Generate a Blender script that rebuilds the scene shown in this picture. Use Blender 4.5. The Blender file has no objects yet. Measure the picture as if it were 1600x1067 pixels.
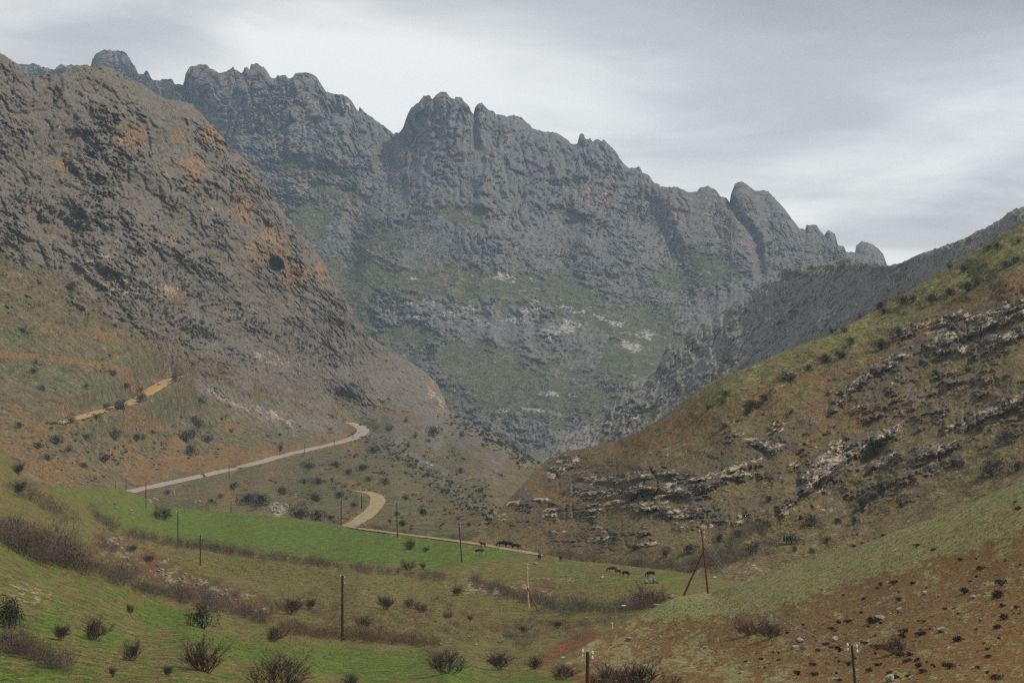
import bpy, bmesh, math, random
import numpy as np

# ------------------------------------------------------------------ camera, light
F, HZ, CZ = 3778.0, 620.0, 60.0          # focal length in photo pixels, horizon row, eye height
scene = bpy.context.scene
C = scene.collection
cam_d = bpy.data.cameras.new('camera'); cam = bpy.data.objects.new('camera', cam_d); C.objects.link(cam)
cam_d.sensor_width = 36.0; cam_d.lens = 36.0 * F / 1600.0
cam_d.shift_y = (HZ - 533.5) / 1600.0
cam_d.clip_start = 1.0; cam_d.clip_end = 30000.0
cam.location = (0, 0, CZ); cam.rotation_euler = (math.radians(90), 0, 0)
scene.camera = cam

SUN_EL, SUN_AZ = math.radians(50), math.radians(84)      # azimuth clockwise from the view direction (+Y)
world = bpy.data.worlds.new('World'); scene.world = world; world.use_nodes = True
def build_world():
    nt = world.node_tree; N = nt.nodes; L = nt.links; N.clear()
    def nd(t, **k):
        n = N.new(t)
        for a, b in k.items(): setattr(n, a, b)
        return n
    def math_(op, a, b=None, clamp=False):
        n = nd('ShaderNodeMath', operation=op, use_clamp=clamp)
        for i, v in enumerate((a, b)):
            if v is None: continue
            if isinstance(v, (int, float)): n.inputs[i].default_value = v
            else: L.new(v, n.inputs[i])
        return n.outputs[0]
    out = nd('ShaderNodeOutputWorld'); bg = nd('ShaderNodeBackground')
    sky = nd('ShaderNodeTexSky', sky_type='NISHITA', sun_disc=False)
    sky.sun_elevation = SUN_EL; sky.sun_rotation = SUN_AZ; sky.dust_density = 2.0
    skm = nd('ShaderNodeVectorMath', operation='SCALE'); L.new(sky.outputs[0], skm.inputs[0]); skm.inputs[3].default_value = 0.10
    tc = nd('ShaderNodeTexCoord'); sp = nd('ShaderNodeSeparateXYZ'); L.new(tc.outputs['Generated'], sp.inputs[0])
    zz = math_('ADD', math_('MAXIMUM', sp.outputs[2], 0.0), 0.13)
    cb = nd('ShaderNodeCombineXYZ')
    L.new(math_('DIVIDE', sp.outputs[0], zz), cb.inputs[0]); L.new(math_('DIVIDE', sp.outputs[1], zz), cb.inputs[1])
    def noise(scale, detail, loc, dist=0.0, rough=0.5):
        mp = nd('ShaderNodeMapping'); L.new(cb.outputs[0], mp.inputs[0]); mp.inputs['Location'].default_value = loc
        n = nd('ShaderNodeTexNoise'); L.new(mp.outputs[0], n.inputs['Vector'])
        n.inputs['Scale'].default_value = scale; n.inputs['Detail'].default_value = detail
        n.inputs['Distortion'].default_value = dist; n.inputs['Roughness'].default_value = rough
        return n.outputs[0]
    n1 = noise(0.8, 3.0, (3.1, 0.4, 1.0), 0.3)
    n2 = noise(1.9, 5.0, (0.3, 2.2, 4.0), 0.6, 0.55)
    # a layer of cloud that is thinner (brighter) low over the mountains and thicker overhead
    v = math_('ADD', math_('MULTIPLY', n1, 0.75), math_('MULTIPLY', n2, 0.30))
    v = math_('ADD', v, math_('MULTIPLY', math_('MINIMUM', sp.outputs[2], 0.25), -3.2))
    v = math_('ADD', math_('ADD', v, 0.335), math_('MULTIPLY', math_('MAXIMUM', math_('MINIMUM', sp.outputs[0], 0.3), -0.3), -0.5))
    ramp = nd('ShaderNodeValToRGB'); L.new(v, ramp.inputs[0]); r = ramp.color_ramp
    r.interpolation = 'EASE'
    r.elements[0].position = 0.24; r.elements[0].color = (0.375, 0.385, 0.40, 1)
    r.elements[1].position = 0.60; r.elements[1].color = (1.03, 1.02, 0.99, 1)
    e = r.elements.new(0.42); e.color = (0.57, 0.572, 0.575, 1)
    mx = nd('ShaderNodeMix', data_type='RGBA'); mx.inputs[0].default_value = 0.94
    L.new(skm.outputs[0], mx.inputs[6]); L.new(ramp.outputs[0], mx.inputs[7])
    L.new(mx.outputs[2], bg.inputs[0]); bg.inputs[1].default_value = 1.0
    L.new(bg.outputs[0], out.inputs[0])
build_world()
sd = bpy.data.lights.new('sun', 'SUN'); sun = bpy.data.objects.new('sun', sd); C.objects.link(sun)
sd.energy = 3.3; sd.angle = math.radians(5); sd.color = (1.0, 0.93, 0.82)
sun.rotation_euler = (-(math.pi / 2 - SUN_EL), 0, -SUN_AZ)
vs = scene.view_settings; vs.view_transform = 'Standard'; vs.look = 'None'; vs.exposure = 0.05; vs.gamma = 1.0
scene.cycles.max_bounces = 5; scene.cycles.diffuse_bounces = 3; scene.cycles.volume_bounces = 1
scene.cycles.use_denoising = False; scene.cycles.use_adaptive_sampling = False; scene.cycles.filter_width = 1.35

# ------------------------------------------------------------------ noise in numpy
_rs = np.random.RandomState(7)
PERM = _rs.permutation(256).astype(np.int32); PERM = np.concatenate([PERM, PERM])
GA = _rs.rand(256) * 2 * np.pi; GX = np.cos(GA).astype(np.float32); GY = np.sin(GA).astype(np.float32)
HR = _rs.rand(256).astype(np.float32); HR2 = _rs.rand(256).astype(np.float32)
def perlin(x, y, seed=0):
    x = np.asarray(x, np.float32) + seed * 17.31; y = np.asarray(y, np.float32) + seed * 9.77
    xi = np.floor(x).astype(np.int32); yi = np.floor(y).astype(np.int32)
    xf = x - xi; yf = y - yi
    u = xf * xf * xf * (xf * (xf * 6 - 15) + 10); v = yf * yf * yf * (yf * (yf * 6 - 15) + 10)
    xi &= 255; yi &= 255
    def g(a, b, fx, fy):
        h = PERM[PERM[a & 255] + (b & 255)]
        return GX[h] * fx + GY[h] * fy
    a = g(xi, yi, xf, yf); b = g(xi + 1, yi, xf - 1, yf)
    c = g(xi, yi + 1, xf, yf - 1); d = g(xi + 1, yi + 1, xf - 1, yf - 1)
    return ((a + u * (b - a)) * (1 - v) + (c + u * (d - c)) * v) * 1.4
def fbm(x, y, o=4, seed=0, gain=0.5):
    s = 0; a = 1.0; t = 0
    for i in range(o):
        s = s + a * perlin(x, y, seed + i * 3); t += a; a *= gain; x = x * 2.03; y = y * 2.03
    return s / t
def ridged(x, y, o=3, seed=0, gain=0.5):
    s = 0; a = 1.0; t = 0
    for i in range(o):
        s = s + a * (1 - 2 * np.abs(perlin(x, y, seed + i * 5))); t += a; a *= gain; x = x * 2.1; y = y * 2.1
    return s / t
def worley(x, y, seed=0):
    x = np.asarray(x, np.float32) + seed * 3.7; y = np.asarray(y, np.float32) + seed * 5.3
    xi = np.floor(x).astype(np.int32); yi = np.floor(y).astype(np.int32)
    f1 = np.full(x.shape, 9.0, np.float32); f2 = f1.copy(); idv = np.zeros(x.shape, np.float32)
    for i in (-1, 0, 1):
        for j in (-1, 0, 1):
            cx = xi + i; cy = yi + j; h = PERM[PERM[cx & 255] + (cy & 255)]
            dd = np.hypot(cx + HR[h] - x, cy + HR2[h] - y)
            n = dd < f1
            f2 = np.where(n, f1, np.minimum(f2, dd)); idv = np.where(n, HR[(h + 31) & 255], idv); f1 = np.where(n, dd, f1)
    return f1, f2, idv
def sstep(a, b, x):
    t = np.clip((x - a) / (b - a), 0, 1); return t * t * (3 - 2 * t)
def strata(U, Y, ang, period, seed, warp=0.8):
    t = math.radians(ang)
    s = (U * math.sin(t) + Y * math.cos(t)) / period + warp * fbm(U / 110, Y / 110, 3, seed)
    k = np.floor(s); f = s - k
    amp = HR[(k.astype(np.int32) * 7 + seed * 13) & 255]
    amp = amp * np.clip(0.5 + 1.6 * fbm(U / 50, Y / 50, 2, seed + 9), 0, 1.3)
    return amp * (1 - f) ** 0.8 * sstep(0, 0.10, f)
def crack(x, y, w, seed):
    return -np.exp(-(perlin(x, y, seed) / w) ** 2) * np.clip(0.4 + 1.5 * perlin(x * 0.4, y * 0.4, seed + 50), 0, 1)
def beds(phi, U, Y, period, seed):
    s = phi / period + 0.35 * fbm(U / 80, Y / 80, 3, seed); k = np.floor(s); f = s - k
    h = HR[(k.astype(np.int32) * 11 + seed * 5) & 255]; m = np.clip(0.55 + 1.8 * fbm(U / 38, Y / 38, 2, seed + 7), 0, 1.2)
    return h * m, f
def seg_dist(U, Y, pts):
    D = np.full(U.shape, 1e9, np.float32)
    for (x0, y0), (x1, y1) in zip(pts[:-1], pts[1:]):
        dx, dy = x1 - x0, y1 - y0; l = dx * dx + dy * dy + 1e-9
        t = np.clip(((U - x0) * dx + (Y - y0) * dy) / l, 0, 1)
        D = np.minimum(D, np.hypot(U - x0 - t * dx, Y - y0 - t * dy))
    return D
def stroke(U, Y, pts, w, soft=0.6):
    return 1 - sstep(w * (1 - soft), w * (1 + soft), seg_dist(U, Y, pts))
def blob(U, Y, cx, cy, rx, ry, ang=0.0):
    a = math.radians(ang); c, s = math.cos(a), math.sin(a)
    x = (U - cx) * c + (Y - cy) * s; y = -(U - cx) * s + (Y - cy) * c
    return np.exp(-((x / rx) ** 2 + (y / ry) ** 2))
def blobs(U, Y, lst):
    m = np.zeros(U.shape, np.float32)
    for b in lst: m = np.maximum(m, blob(U, Y, *b))
    return m

# ------------------------------------------------------------------ materials
def lin(r, g, b):
    f = lambda c: ((c / 255 + 0.055) / 1.055) ** 2.4 if c > 10 else c / 255 / 12.92
    return (f(r), f(g), f(b), 1)
class NT:
    def __init__(s, name):
        s.m = bpy.data.materials.new(name); s.m.use_nodes = True; s.t = s.m.node_tree; s.t.nodes.clear()
        s.out = s.t.nodes.new('ShaderNodeOutputMaterial'); s.b = s.t.nodes.new('ShaderNodeBsdfPrincipled')
        s.t.links.new(s.b.outputs[0], s.out.inputs[0]); s.b.inputs['Specular IOR Level'].default_value = 0.15
        s.b.inputs['Roughness'].default_value = 0.95
    def n(s, t, **k):
        n = s.t.nodes.new(t)
        for a, b in k.items(): setattr(n, a, b)
        return n
    def put(s, sock, v):
        if isinstance(v, (int, float)): sock.default_value = v
        elif isinstance(v, tuple): sock.default_value = v
        else: s.t.links.new(v, sock)
    def math(s, op, a, b=0.0, clamp=False):
        n = s.n('ShaderNodeMath', operation=op, use_clamp=clamp); s.put(n.inputs[0], a); s.put(n.inputs[1], b); return n.outputs[0]
    def noise(s, vec, scale, detail=6, rough=0.6, dist=0.0):
        n = s.n('ShaderNodeTexNoise'); s.put(n.inputs['Vector'], vec); n.inputs['Scale'].default_value = scale
        n.inputs['Detail'].default_value = detail; n.inputs['Roughness'].default_value = rough; n.inputs['Distortion'].default_value = dist
        return n.outputs[0]
    def mix(s, f, a, b):
        n = s.n('ShaderNodeMix', data_type='RGBA'); s.put(n.inputs[0], f); s.put(n.inputs[6], a); s.put(n.inputs[7], b); return n.outputs[2]
    def ramp(s, v, lo, hi):
        n = s.n('ShaderNodeMapRange'); s.put(n.inputs[0], v); n.inputs[1].default_value = lo; n.inputs[2].default_value = hi
        n.interpolation_type = 'SMOOTHSTEP'; return n.outputs[0]
    def attr(s, name):
        n = s.n('ShaderNodeAttribute', attribute_name=name); return n.outputs['Fac']
    def scale(s, col, f):
        n = s.n('ShaderNodeVectorMath', operation='SCALE'); s.put(n.inputs[0], col); s.put(n.inputs[3], f); return n.outputs[0]
    def bump(s, h, strength, dist):
        n = s.n('ShaderNodeBump'); n.inputs['Strength'].default_value = strength; n.inputs['Distance'].default_value = dist
        s.put(n.inputs['Height'], h); s.t.links.new(n.outputs[0], s.b.inputs['Normal'])
def terrain_mat(name, fs, dry, grass, lush, soil, soil2, rock, rock2, rust, pale, bump=0.6):
    """fs = metres of one photo pixel here; the masks are per-vertex attributes, broken up by noise"""
    t = NT(name); pos = t.n('ShaderNodeNewGeometry').outputs['Position']
    nb = t.noise(pos, 0.014 / fs, 5, 0.6, 0.4); nm = t.noise(pos, 0.06 / fs, 5, 0.65, 0.3); nf = t.noise(pos, 0.2 / fs, 4, 0.7); ng = t.noise(pos, 0.5 / fs, 3, 0.7)
    brk = t.math('ADD', t.math('MULTIPLY', t.math('SUBTRACT', nm, 0.5), 1.2), t.math('MULTIPLY', t.math('SUBTRACT', nf, 0.5), 1.6))
    def fac(a, k=1.0, w=0.22):
        v = t.math('ADD', t.attr(a), t.math('MULTIPLY', brk, k)); return t.ramp(v, 0.5 - w, 0.5 + w)
    g = t.mix(t.ramp(t.math('ADD', t.math('MULTIPLY', nb, 0.5), t.math('MULTIPLY', nm, 0.5)), 0.38, 0.62), dry, grass)
    g = t.mix(fac('lush', 0.45, 0.35), g, lush)
    sc = t.mix(t.ramp(nm, 0.35, 0.65), soil, soil2)
    g = t.mix(fac('soil', 0.7), g, sc)
    rc = t.mix(t.ramp(t.math('ADD', t.math('MULTIPLY', nm, 0.6), t.math('MULTIPLY', nf, 0.4)), 0.36, 0.64), rock, rock2)
    rc = t.mix(fac('rust', 0.6, 0.3), rc, rust)
    g = t.mix(fac('rock', 1.0), g, rc)
    g = t.mix(fac('pale', 1.1), g, pale)
    var = t.math('ADD', t.math('ADD', t.math('MULTIPLY', nm, 1.5), t.math('MULTIPLY', nf, 1.6)), t.math('MULTIPLY', ng, 1.5))
    g = t.scale(g, t.math('MAXIMUM', t.math('SUBTRACT', t.math('MULTIPLY', var, 1.3), 2.21), 0.2))
    t.put(t.b.inputs['Base Color'], g)
    t.bump(t.math('ADD', nf, t.math('MULTIPLY', ng, 0.5)), bump, 4.0 * fs)
    return t.m
def simple_mat(name, c1, c2, scale=8.0, rough=0.9, metal=0.0, rnd=0.0, bump=0.0):
    t = NT(name); tc = t.n('ShaderNodeTexCoord').outputs['Object']
    n = t.noise(tc, scale, 5, 0.65); col = t.mix(t.ramp(n, 0.35, 0.65), c1, c2)
    if rnd:
        oi = t.n('ShaderNodeObjectInfo').outputs['Random']
        col = t.scale(col, t.math('ADD', t.math('MULTIPLY', oi, rnd), 1 - rnd / 2))
    t.put(t.b.inputs['Base Color'], col); t.b.inputs['Roughness'].default_value = rough; t.b.inputs['Metallic'].default_value = metal
    if bump: t.bump(n, bump, 0.1)
    return t.m
def stuff_mat(name, c1, c2, fs):
    t = NT(name); pos = t.n('ShaderNodeNewGeometry').outputs['Position']
    n = t.noise(pos, fs, 3, 0.6); t.put(t.b.inputs['Base Color'], t.mix(t.ramp(n, 0.35, 0.65), c1, c2)); return t.m

# ------------------------------------------------------------------ terrain layers
def tag(o, label, cat, group=None, kind=None):
    o['label'] = label; o['category'] = cat
    if group: o['group'] = group
    if kind: o['kind'] = kind
    return o
def mesh_np(name, V, Q, mat, smooth=False, tri=False):
    me = bpy.data.meshes.new(name); V = np.asarray(V, np.float32); Q = np.asarray(Q, np.int32); k = Q.shape[1]
    me.vertices.add(len(V)); me.vertices.foreach_set('co', V.ravel())
    me.loops.add(Q.size); me.loops.foreach_set('vertex_index', Q.ravel())
    me.polygons.add(len(Q)); me.polygons.foreach_set('loop_start', np.arange(0, Q.size, k, dtype=np.int32))
    me.polygons.foreach_set('loop_total', np.full(len(Q), k, np.int32))
    me.polygons.foreach_set('use_smooth', np.full(len(Q), smooth))
    me.update(calc_edges=True); me.materials.append(mat); return me
def add(name, me, parent=None):
    o = bpy.data.objects.new(name, me); C.objects.link(o); o.parent = parent; return o
def rbf(pts):
    p = np.array(pts, float); xy = p[:, :2] / 300.0; v = np.log(p[:, 2]); n = len(p)
    d = np.hypot(xy[:, None, 0] - xy[None, :, 0], xy[:, None, 1] - xy[None, :, 1])
    A = np.zeros((n + 3, n + 3)); A[:n, :n] = d + np.eye(n) * -0.03
    A[:n, n] = 1; A[:n, n + 1:] = xy; A[n, :n] = 1; A[n + 1:, :n] = xy.T
    w = np.linalg.solve(A, np.concatenate([v, [0, 0, 0]]))
    def f(U, Y):
        r = np.full(U.shape, w[n]) + w[n + 1] * U / 300 + w[n + 2] * Y / 300
        for i in range(n): r = r + w[i] * np.hypot(U / 300 - xy[i, 0], Y / 300 - xy[i, 1])
        return np.exp(r)
    return f
def breakup(M, U, Y, dip):
    a = math.radians(dip); x = U * math.cos(a) + Y * math.sin(a); y = -U * math.sin(a) + Y * math.cos(a)
    for k, key in enumerate(('rock', 'soil', 'lush', 'pale', 'rust')):
        v = M[key]; s0 = 200 + 20 * k
        B = 0.8 * fbm(x / 42, y / 20, 2, s0) + 0.9 * fbm(x / 15, y / 7, 2, s0 + 4) + 0.8 * fbm(x / 5, y / 2.6, 2, s0 + 8)
        amp = dict(rock=0.75, soil=1.0, lush=0.6, pale=1.3, rust=0.65)[key]
        M[key] = np.clip(v + amp * B * np.clip(4 * v, 0, 1), -0.5, 1.5)
    return M
class Layer:
    def __init__(s, name, u0, u1, du, dv, top, bot, ctrl, relief, masks, mat, label, cat, roads=(), edge=(0, 8), apron=False, back=0.3, dip=0):
        us = np.arange(u0, u1 + du, du); nc = len(us); s.u0, s.du, s.nc = u0, du, nc
        yt = np.interp(us, *zip(*top)) + (edge[0] > 10) * (2.6 * fbm(us / 7.0, us * 0 + 3.3, 3, 400) + 1.2 * np.abs(perlin(us / 2.6, us * 0, 402))); yb = np.interp(us, *zip(*bot)); nr = int(np.max(yb - yt) / dv) + 2; s.nr = nr
        s.yt, s.yb = yt, yb
        t = np.linspace(0, 1, nr)[:, None]
        U = np.broadcast_to(us[None, :], (nr, nc)).copy(); Y = yb[None] + (yt - yb)[None] * t
        D = rbf(ctrl)(U, Y); D = np.maximum.accumulate(D, axis=0)
        if edge[0]: D = D + edge[0] * np.exp(-seg_dist(U, Y, [q for q in top if u0 - 50 < q[0] < u1 + 50]) / edge[1])
        s.M = breakup(masks(U, Y), U, Y, dip)
        R = relief(U, Y, s.M)                       # in photo pixels, towards the viewer
        D0 = D; D = D - R * D / F
        X = (U - 800) / F * D; Z = CZ + (HZ - Y) / F * D
        P = np.stack([X, D, Z], -1).astype(np.float32)
        s.P0 = np.stack([(U - 800) / F * D0, D0, CZ + (HZ - Y) / F * D0], -1)
        s.P = P
        s.road_lines = []
        for pts, w in roads: s.road_lines.append(s.flatten(pts, w))
        rows = [P]
        last = P[-1]; sl = (last[:, 2] - CZ) / last[:, 1]; st = float(np.median(last[:, 1])) / 1000
        for k in (1.5, 5, 12, 28, 60, 110):
            q = last.copy(); dd = k * st; q[:, 1] += dd; q[:, 0] *= q[:, 1] / last[:, 1]
            q[:, 2] += dd * (sl - back - 0.4 * k / 110); rows.append(q[None])
        nap = 0
        if apron:
            first = P[0]
            for k in (0.0, 0.35, 0.7):
                q = first.copy(); q[:, 1] = 14 + (first[:, 1] - 14) * k; q[:, 0] = first[:, 0] * (0.3 + 0.7 * k)
                q[:, 2] = (CZ - 5) + (first[:, 2] - CZ + 5) * k - 1.0 * (k > 0) * (1 - k); rows.insert(nap, q[None]); nap += 1
        A = np.concatenate(rows, 0); n2 = A.shape[0]
        i = np.arange(n2 - 1)[:, None] * nc + np.arange(nc - 1)[None]
        Q = np.stack([i, i + 1, i + nc + 1, i + nc], -1).reshape(-1, 4)
        me = mesh_np(name, A.reshape(-1, 3), Q, mat, smooth=True)
        for k in ('rock', 'soil', 'lush', 'pale', 'rust'):
            v = s.M.get(k); v = np.zeros((nr, nc), np.float32) if v is None else v
            v = np.concatenate([np.repeat(v[:1], nap, 0), v, np.repeat(v[-1:], n2 - nr - nap, 0)], 0)
            a = me.attributes.new(k, 'FLOAT', 'POINT'); a.data.foreach_set('value', v.astype(np.float32).ravel())
        s.o = add(name, me); tag(s.o, label, cat, kind='structure')
    def _ij(s, px, py):
        j = min(max((px - s.u0) / s.du, 0), s.nc - 1.001); j0 = int(j)
        yt = s.yt[j0]; yb = s.yb[j0]; t = min(max((py - yb) / (yt - yb), 0), 1); i = t * (s.nr - 1.001); return i, j
    def at(s, px, py, A=None):
        A = s.P if A is None else A
        i, j = s._ij(px, py); i0, j0 = int(i), int(j); fi, fj = i - i0, j - j0
        return (A[i0, j0] * (1 - fi) * (1 - fj) + A[i0 + 1, j0] * fi * (1 - fj) + A[i0, j0 + 1] * (1 - fi) * fj + A[i0 + 1, j0 + 1] * fi * fj)
    def flatten(s, pts, w):
        xs = [];
        for (a, b), (c, d) in zip(pts[:-1], pts[1:]):
            n = max(2, int(math.hypot(c - a, d - b) / 4))
            xs += [(a + (c - a) * k / n, b + (d - b) * k / n) for k in range(n)]
        xs.append(pts[-1])
        L = np.array([s.at(x, y, s.P0) for x, y in xs])
        for _ in range(6): L[1:-1] = 0.25 * L[:-2] + 0.5 * L[1:-1] + 0.25 * L[2:]
        V = s.P.reshape(-1, 3); lo = L.min(0) - 12; hi = L.max(0) + 12
        idx = np.nonzero((V[:, 0] > lo[0]) & (V[:, 0] < hi[0]) & (V[:, 1] > lo[1]) & (V[:, 1] < hi[1]))[0]
        q = V[idx]; best = np.full(len(q), 1e9); bz = np.zeros(len(q))
        for a, b in zip(L[:-1], L[1:]):
            dx, dy = b[0] - a[0], b[1] - a[1]; l = dx * dx + dy * dy + 1e-9
            t = np.clip(((q[:, 0] - a[0]) * dx + (q[:, 1] - a[1]) * dy) / l, 0, 1)
            dd = np.hypot(q[:, 0] - a[0] - t * dx, q[:, 1] - a[1] - t * dy); z = a[2] + t * (b[2] - a[2])
            n = dd < best; best[n] = dd[n]; bz[n] = z[n]
        k = 1 - sstep(w / 2 + 2.0, w / 2 + 7.0, best)
        V[idx, 2] = V[idx, 2] * (1 - k) + bz * k - 0.25 * k
        return L, w
def road_mesh(name, lay, k, mat, label, lift=0.25, taper=False):
    L, w = lay.road_lines[k]
    T = np.gradient(L, axis=0); T[:, 2] = 0; T /= np.linalg.norm(T, axis=1)[:, None] + 1e-9
    S = np.stack([T[:, 1], -T[:, 0], 0 * T[:, 0]], 1); n = len(L)
    tp = np.clip(np.minimum(np.arange(n) + 2, n + 1 - np.arange(n)) / 7.0, 0, 1) if taper else 1.0
    wv = w * tp * (1 + 0.10 * np.sin(np.arange(n) * 0.9) * 0.6 + 0.06 * np.sin(np.arange(n) * 2.3))
    V = []
    for f in (-0.5, -0.25, 0, 0.25, 0.5):
        p = L + S * (wv * f)[:, None]; p = p.copy(); p[:, 2] += lift - 0.25 - 0.12 * abs(f) * 2; V.append(p)
    V = np.stack(V, 1).reshape(-1, 3); i = np.arange(n - 1)[:, None] * 5 + np.arange(4)[None]
    Q = np.stack([i, i + 1, i + 6, i + 5], -1).reshape(-1, 4)
    o = add(name, mesh_np(name, V, Q, mat, smooth=True)); tag(o, label, 'road', kind='structure'); return o

# ---- far mountain
D_TOP = [(-160, 118), (-60, 104), (0, 96), (22, 97), (31, 100), (49, 100), (53, 98), (69, 106), (85, 108), (90, 103), (97, 100), (102, 103), (112, 101), (118, 104), (135, 106), (142, 103), (143.5, 95), (150, 83), (159, 79), (171, 78), (176, 80), (185, 78), (197, 83), (204, 94), (211, 104), (217, 116), (224, 116), (228, 110), (232, 114), (237, 124), (247, 125), (259, 123), (268, 123), (273, 132), (287, 132), (290, 116), (296, 105), (310, 101), (324, 101), (329, 108), (345, 114), (355, 110), (361, 108), (364, 104), (368, 109), (379, 115), (381.6, 105), (386, 104), (390, 108), (392, 101), (400, 99), (412, 104), (424, 121), (431, 123), (433.5, 117), (447, 118), (453, 124), (462, 115), (478, 112), (495, 120), (502, 132), (509, 144), (521, 146), (542, 150), (552, 162), (560, 174), (562, 167), (569, 175), (590, 190), (604, 200), (614, 208), (624, 207), (630, 199), (635, 183), (642, 169), (656, 157), (663, 149), (671, 149), (675, 155), (679, 150), (688, 144), (697, 144), (702, 151), (710, 155), (712, 151), (720, 152), (725, 159), (733, 165), (737, 175), (741, 179), (742, 168), (746, 162), (753, 160), (759, 167), (765, 174), (770, 173), (776, 180), (783, 179), (789, 182), (804, 180), (815, 184), (828, 195), (832, 201), (845, 204), (870, 208), (881, 214), (894, 225), (903, 225), (905, 210), (912, 209), (915, 217), (922, 216), (925, 221), (935, 217), (940, 221), (944, 218), (950, 225), (957, 230), (965, 242), (976, 258), (984, 263), (989, 262), (999, 261), (1004, 269), (1015, 275), (1021, 284), (1030, 287), (1032, 292), (1051, 292), (1062, 293), (1075, 300), (1088, 300), (1094, 293), (1105, 290), (1117, 296), (1126, 306), (1135, 310), (1140, 316), (1142, 303), (1148, 288), (1157, 283), (1167, 287), (1173, 294), (1180, 297), (1200, 298), (1207, 307), (1219, 318), (1234, 337), (1249, 357), (1258, 358), (1259.5, 352), (1275, 350), (1281, 359), (1289, 368), (1291, 360), (1295, 359), (1305, 366), (1309, 382), (1319, 385), (1322, 394), (1332, 393), (1336.5, 394), (1338, 383), (1347, 376), (1362, 381), (1379, 395), (1387, 415), (1400, 436), (1450, 450)]
D_BOT = [(-160, 210), (120, 210), (300, 270), (440, 410), (560, 570), (690, 700), (850, 775), (960, 700), (1080, 590), (1190, 510), (1330, 470), (1450, 470)]
D_CTRL = [(0, 100, 4700), (0, 200, 4500), (180, 80, 4600), (180, 180, 4400), (290, 110, 4150), (300, 250, 3950), (400, 100, 4150), (400, 240, 4000), (400, 300, 3850), (500, 120, 4150), (500, 240, 3980), (500, 400, 3600), (620, 210, 4200), (620, 300, 3900), (620, 400, 3600), (690, 145, 4150), (690, 240, 3980), (690, 320, 3780), (690, 400, 3580), (690, 480, 3380), (690, 600, 3050), (850, 205, 4100), (850, 300, 3850), (850, 400, 3600), (850, 480, 3380), (850, 600, 3050), (850, 690, 2850), (850, 770, 2700), (1000, 265, 4000), (1000, 350, 3800), (1000, 450, 3500), (1000, 600, 3050), (1160, 285, 3900), (1160, 400, 3650), (1160, 500, 3400), (1340, 380, 3800), (1340, 450, 3650), (1440, 450, 3700), (560, 560, 3200)]
D_GRASS = [(470, 262, 60, 14, 8), (520, 300, 50, 14, 10), (480, 345, 50, 40), (560, 440, 60, 60), (640, 440, 70, 30), (740, 445, 150, 34, 3), (720, 335, 55, 14), (600, 380, 50, 30), (880, 455, 80, 35, 10), (960, 500, 70, 24, 18), (1010, 500, 50, 30, 30), (1110, 415, 60, 22, 15), (1060, 440, 40, 25), (900, 340, 40, 8, 20), (840, 620, 130, 26), (780, 590, 60, 30), (640, 520, 50, 16), (1000, 560, 50, 30), (560, 500, 30, 50), (1060, 320, 25, 6, 8), (880, 287, 30, 6), (720, 560, 40, 20)]
D_SCRUB = [(560, 345, 50, 50), (540, 400, 45, 60), (620, 360, 50, 18), (500, 250, 70, 10, 6), (560, 470, 26, 50), (700, 390, 130, 10, 3), (610, 260, 14, 60), (1060, 480, 50, 30, 30), (1010, 470, 40, 30), (960, 350, 30, 30, 30), (1090, 460, 40, 30, 20), (860, 400, 70, 8, 8), (940, 420, 50, 10, 18), (430, 290, 25, 25), (1000, 340, 40, 14, 25), (760, 660, 100, 30), (900, 640, 60, 40)]
D_PALE = [(645, 470, 18, 5, -8), (795, 434, 34, 7, 8), (700, 478, 50, 6, 4), (670, 490, 60, 9), (760, 500, 60, 7), (830, 480, 18, 20), (930, 495, 20, 5, 20), (950, 503, 16, 4, 20), (885, 508, 26, 7), (1000, 520, 40, 10, 22), (985, 540, 30, 8, 22), (870, 520, 30, 8), (710, 612, 22, 6, 10), (860, 615, 40, 5, 5), (650, 435, 10, 3), (540, 165, 6, 10), (400, 160, 8, 18), (480, 185, 5, 15), (900, 484, 40, 8, 10), (820, 640, 30, 5)]
def d_masks(U, Y):
    g = blobs(U, Y, D_GRASS); lo = sstep(470, 560, Y) * 0.42
    n = fbm(U / 60, Y / 30, 4, 3)
    rock = np.clip(1.05 - 1.25 * g - lo + 0.5 * n, -0.2, 1.2)
    top = seg_dist(U, Y, D_TOP); rock = np.maximum(rock, 1.1 - sstep(20, 80, top))
    return dict(rock=rock, lush=np.clip(0.3 * g + 0.25 * fbm(U / 50, Y / 40, 3, 8), 0, 1), pale=np.clip(0.32 * blobs(U, Y, D_PALE) + 0.03 * rock, 0, 1),
                soil=np.clip(0.35 * blobs(U, Y, [(760, 340, 60, 10), (720, 440, 70, 20), (690, 430, 60, 20)]), 0, 1),
                rust=np.clip(0.45 * fbm(U / 45, Y / 60, 3, 21) + 0.5 * blobs(U, Y, [(460, 290, 40, 20), (540, 300, 25, 20), (930, 310, 50, 25), (1060, 330, 60, 14, 12), (1150, 350, 25, 25), (1010, 450, 30, 20)]), 0, 1))
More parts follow.
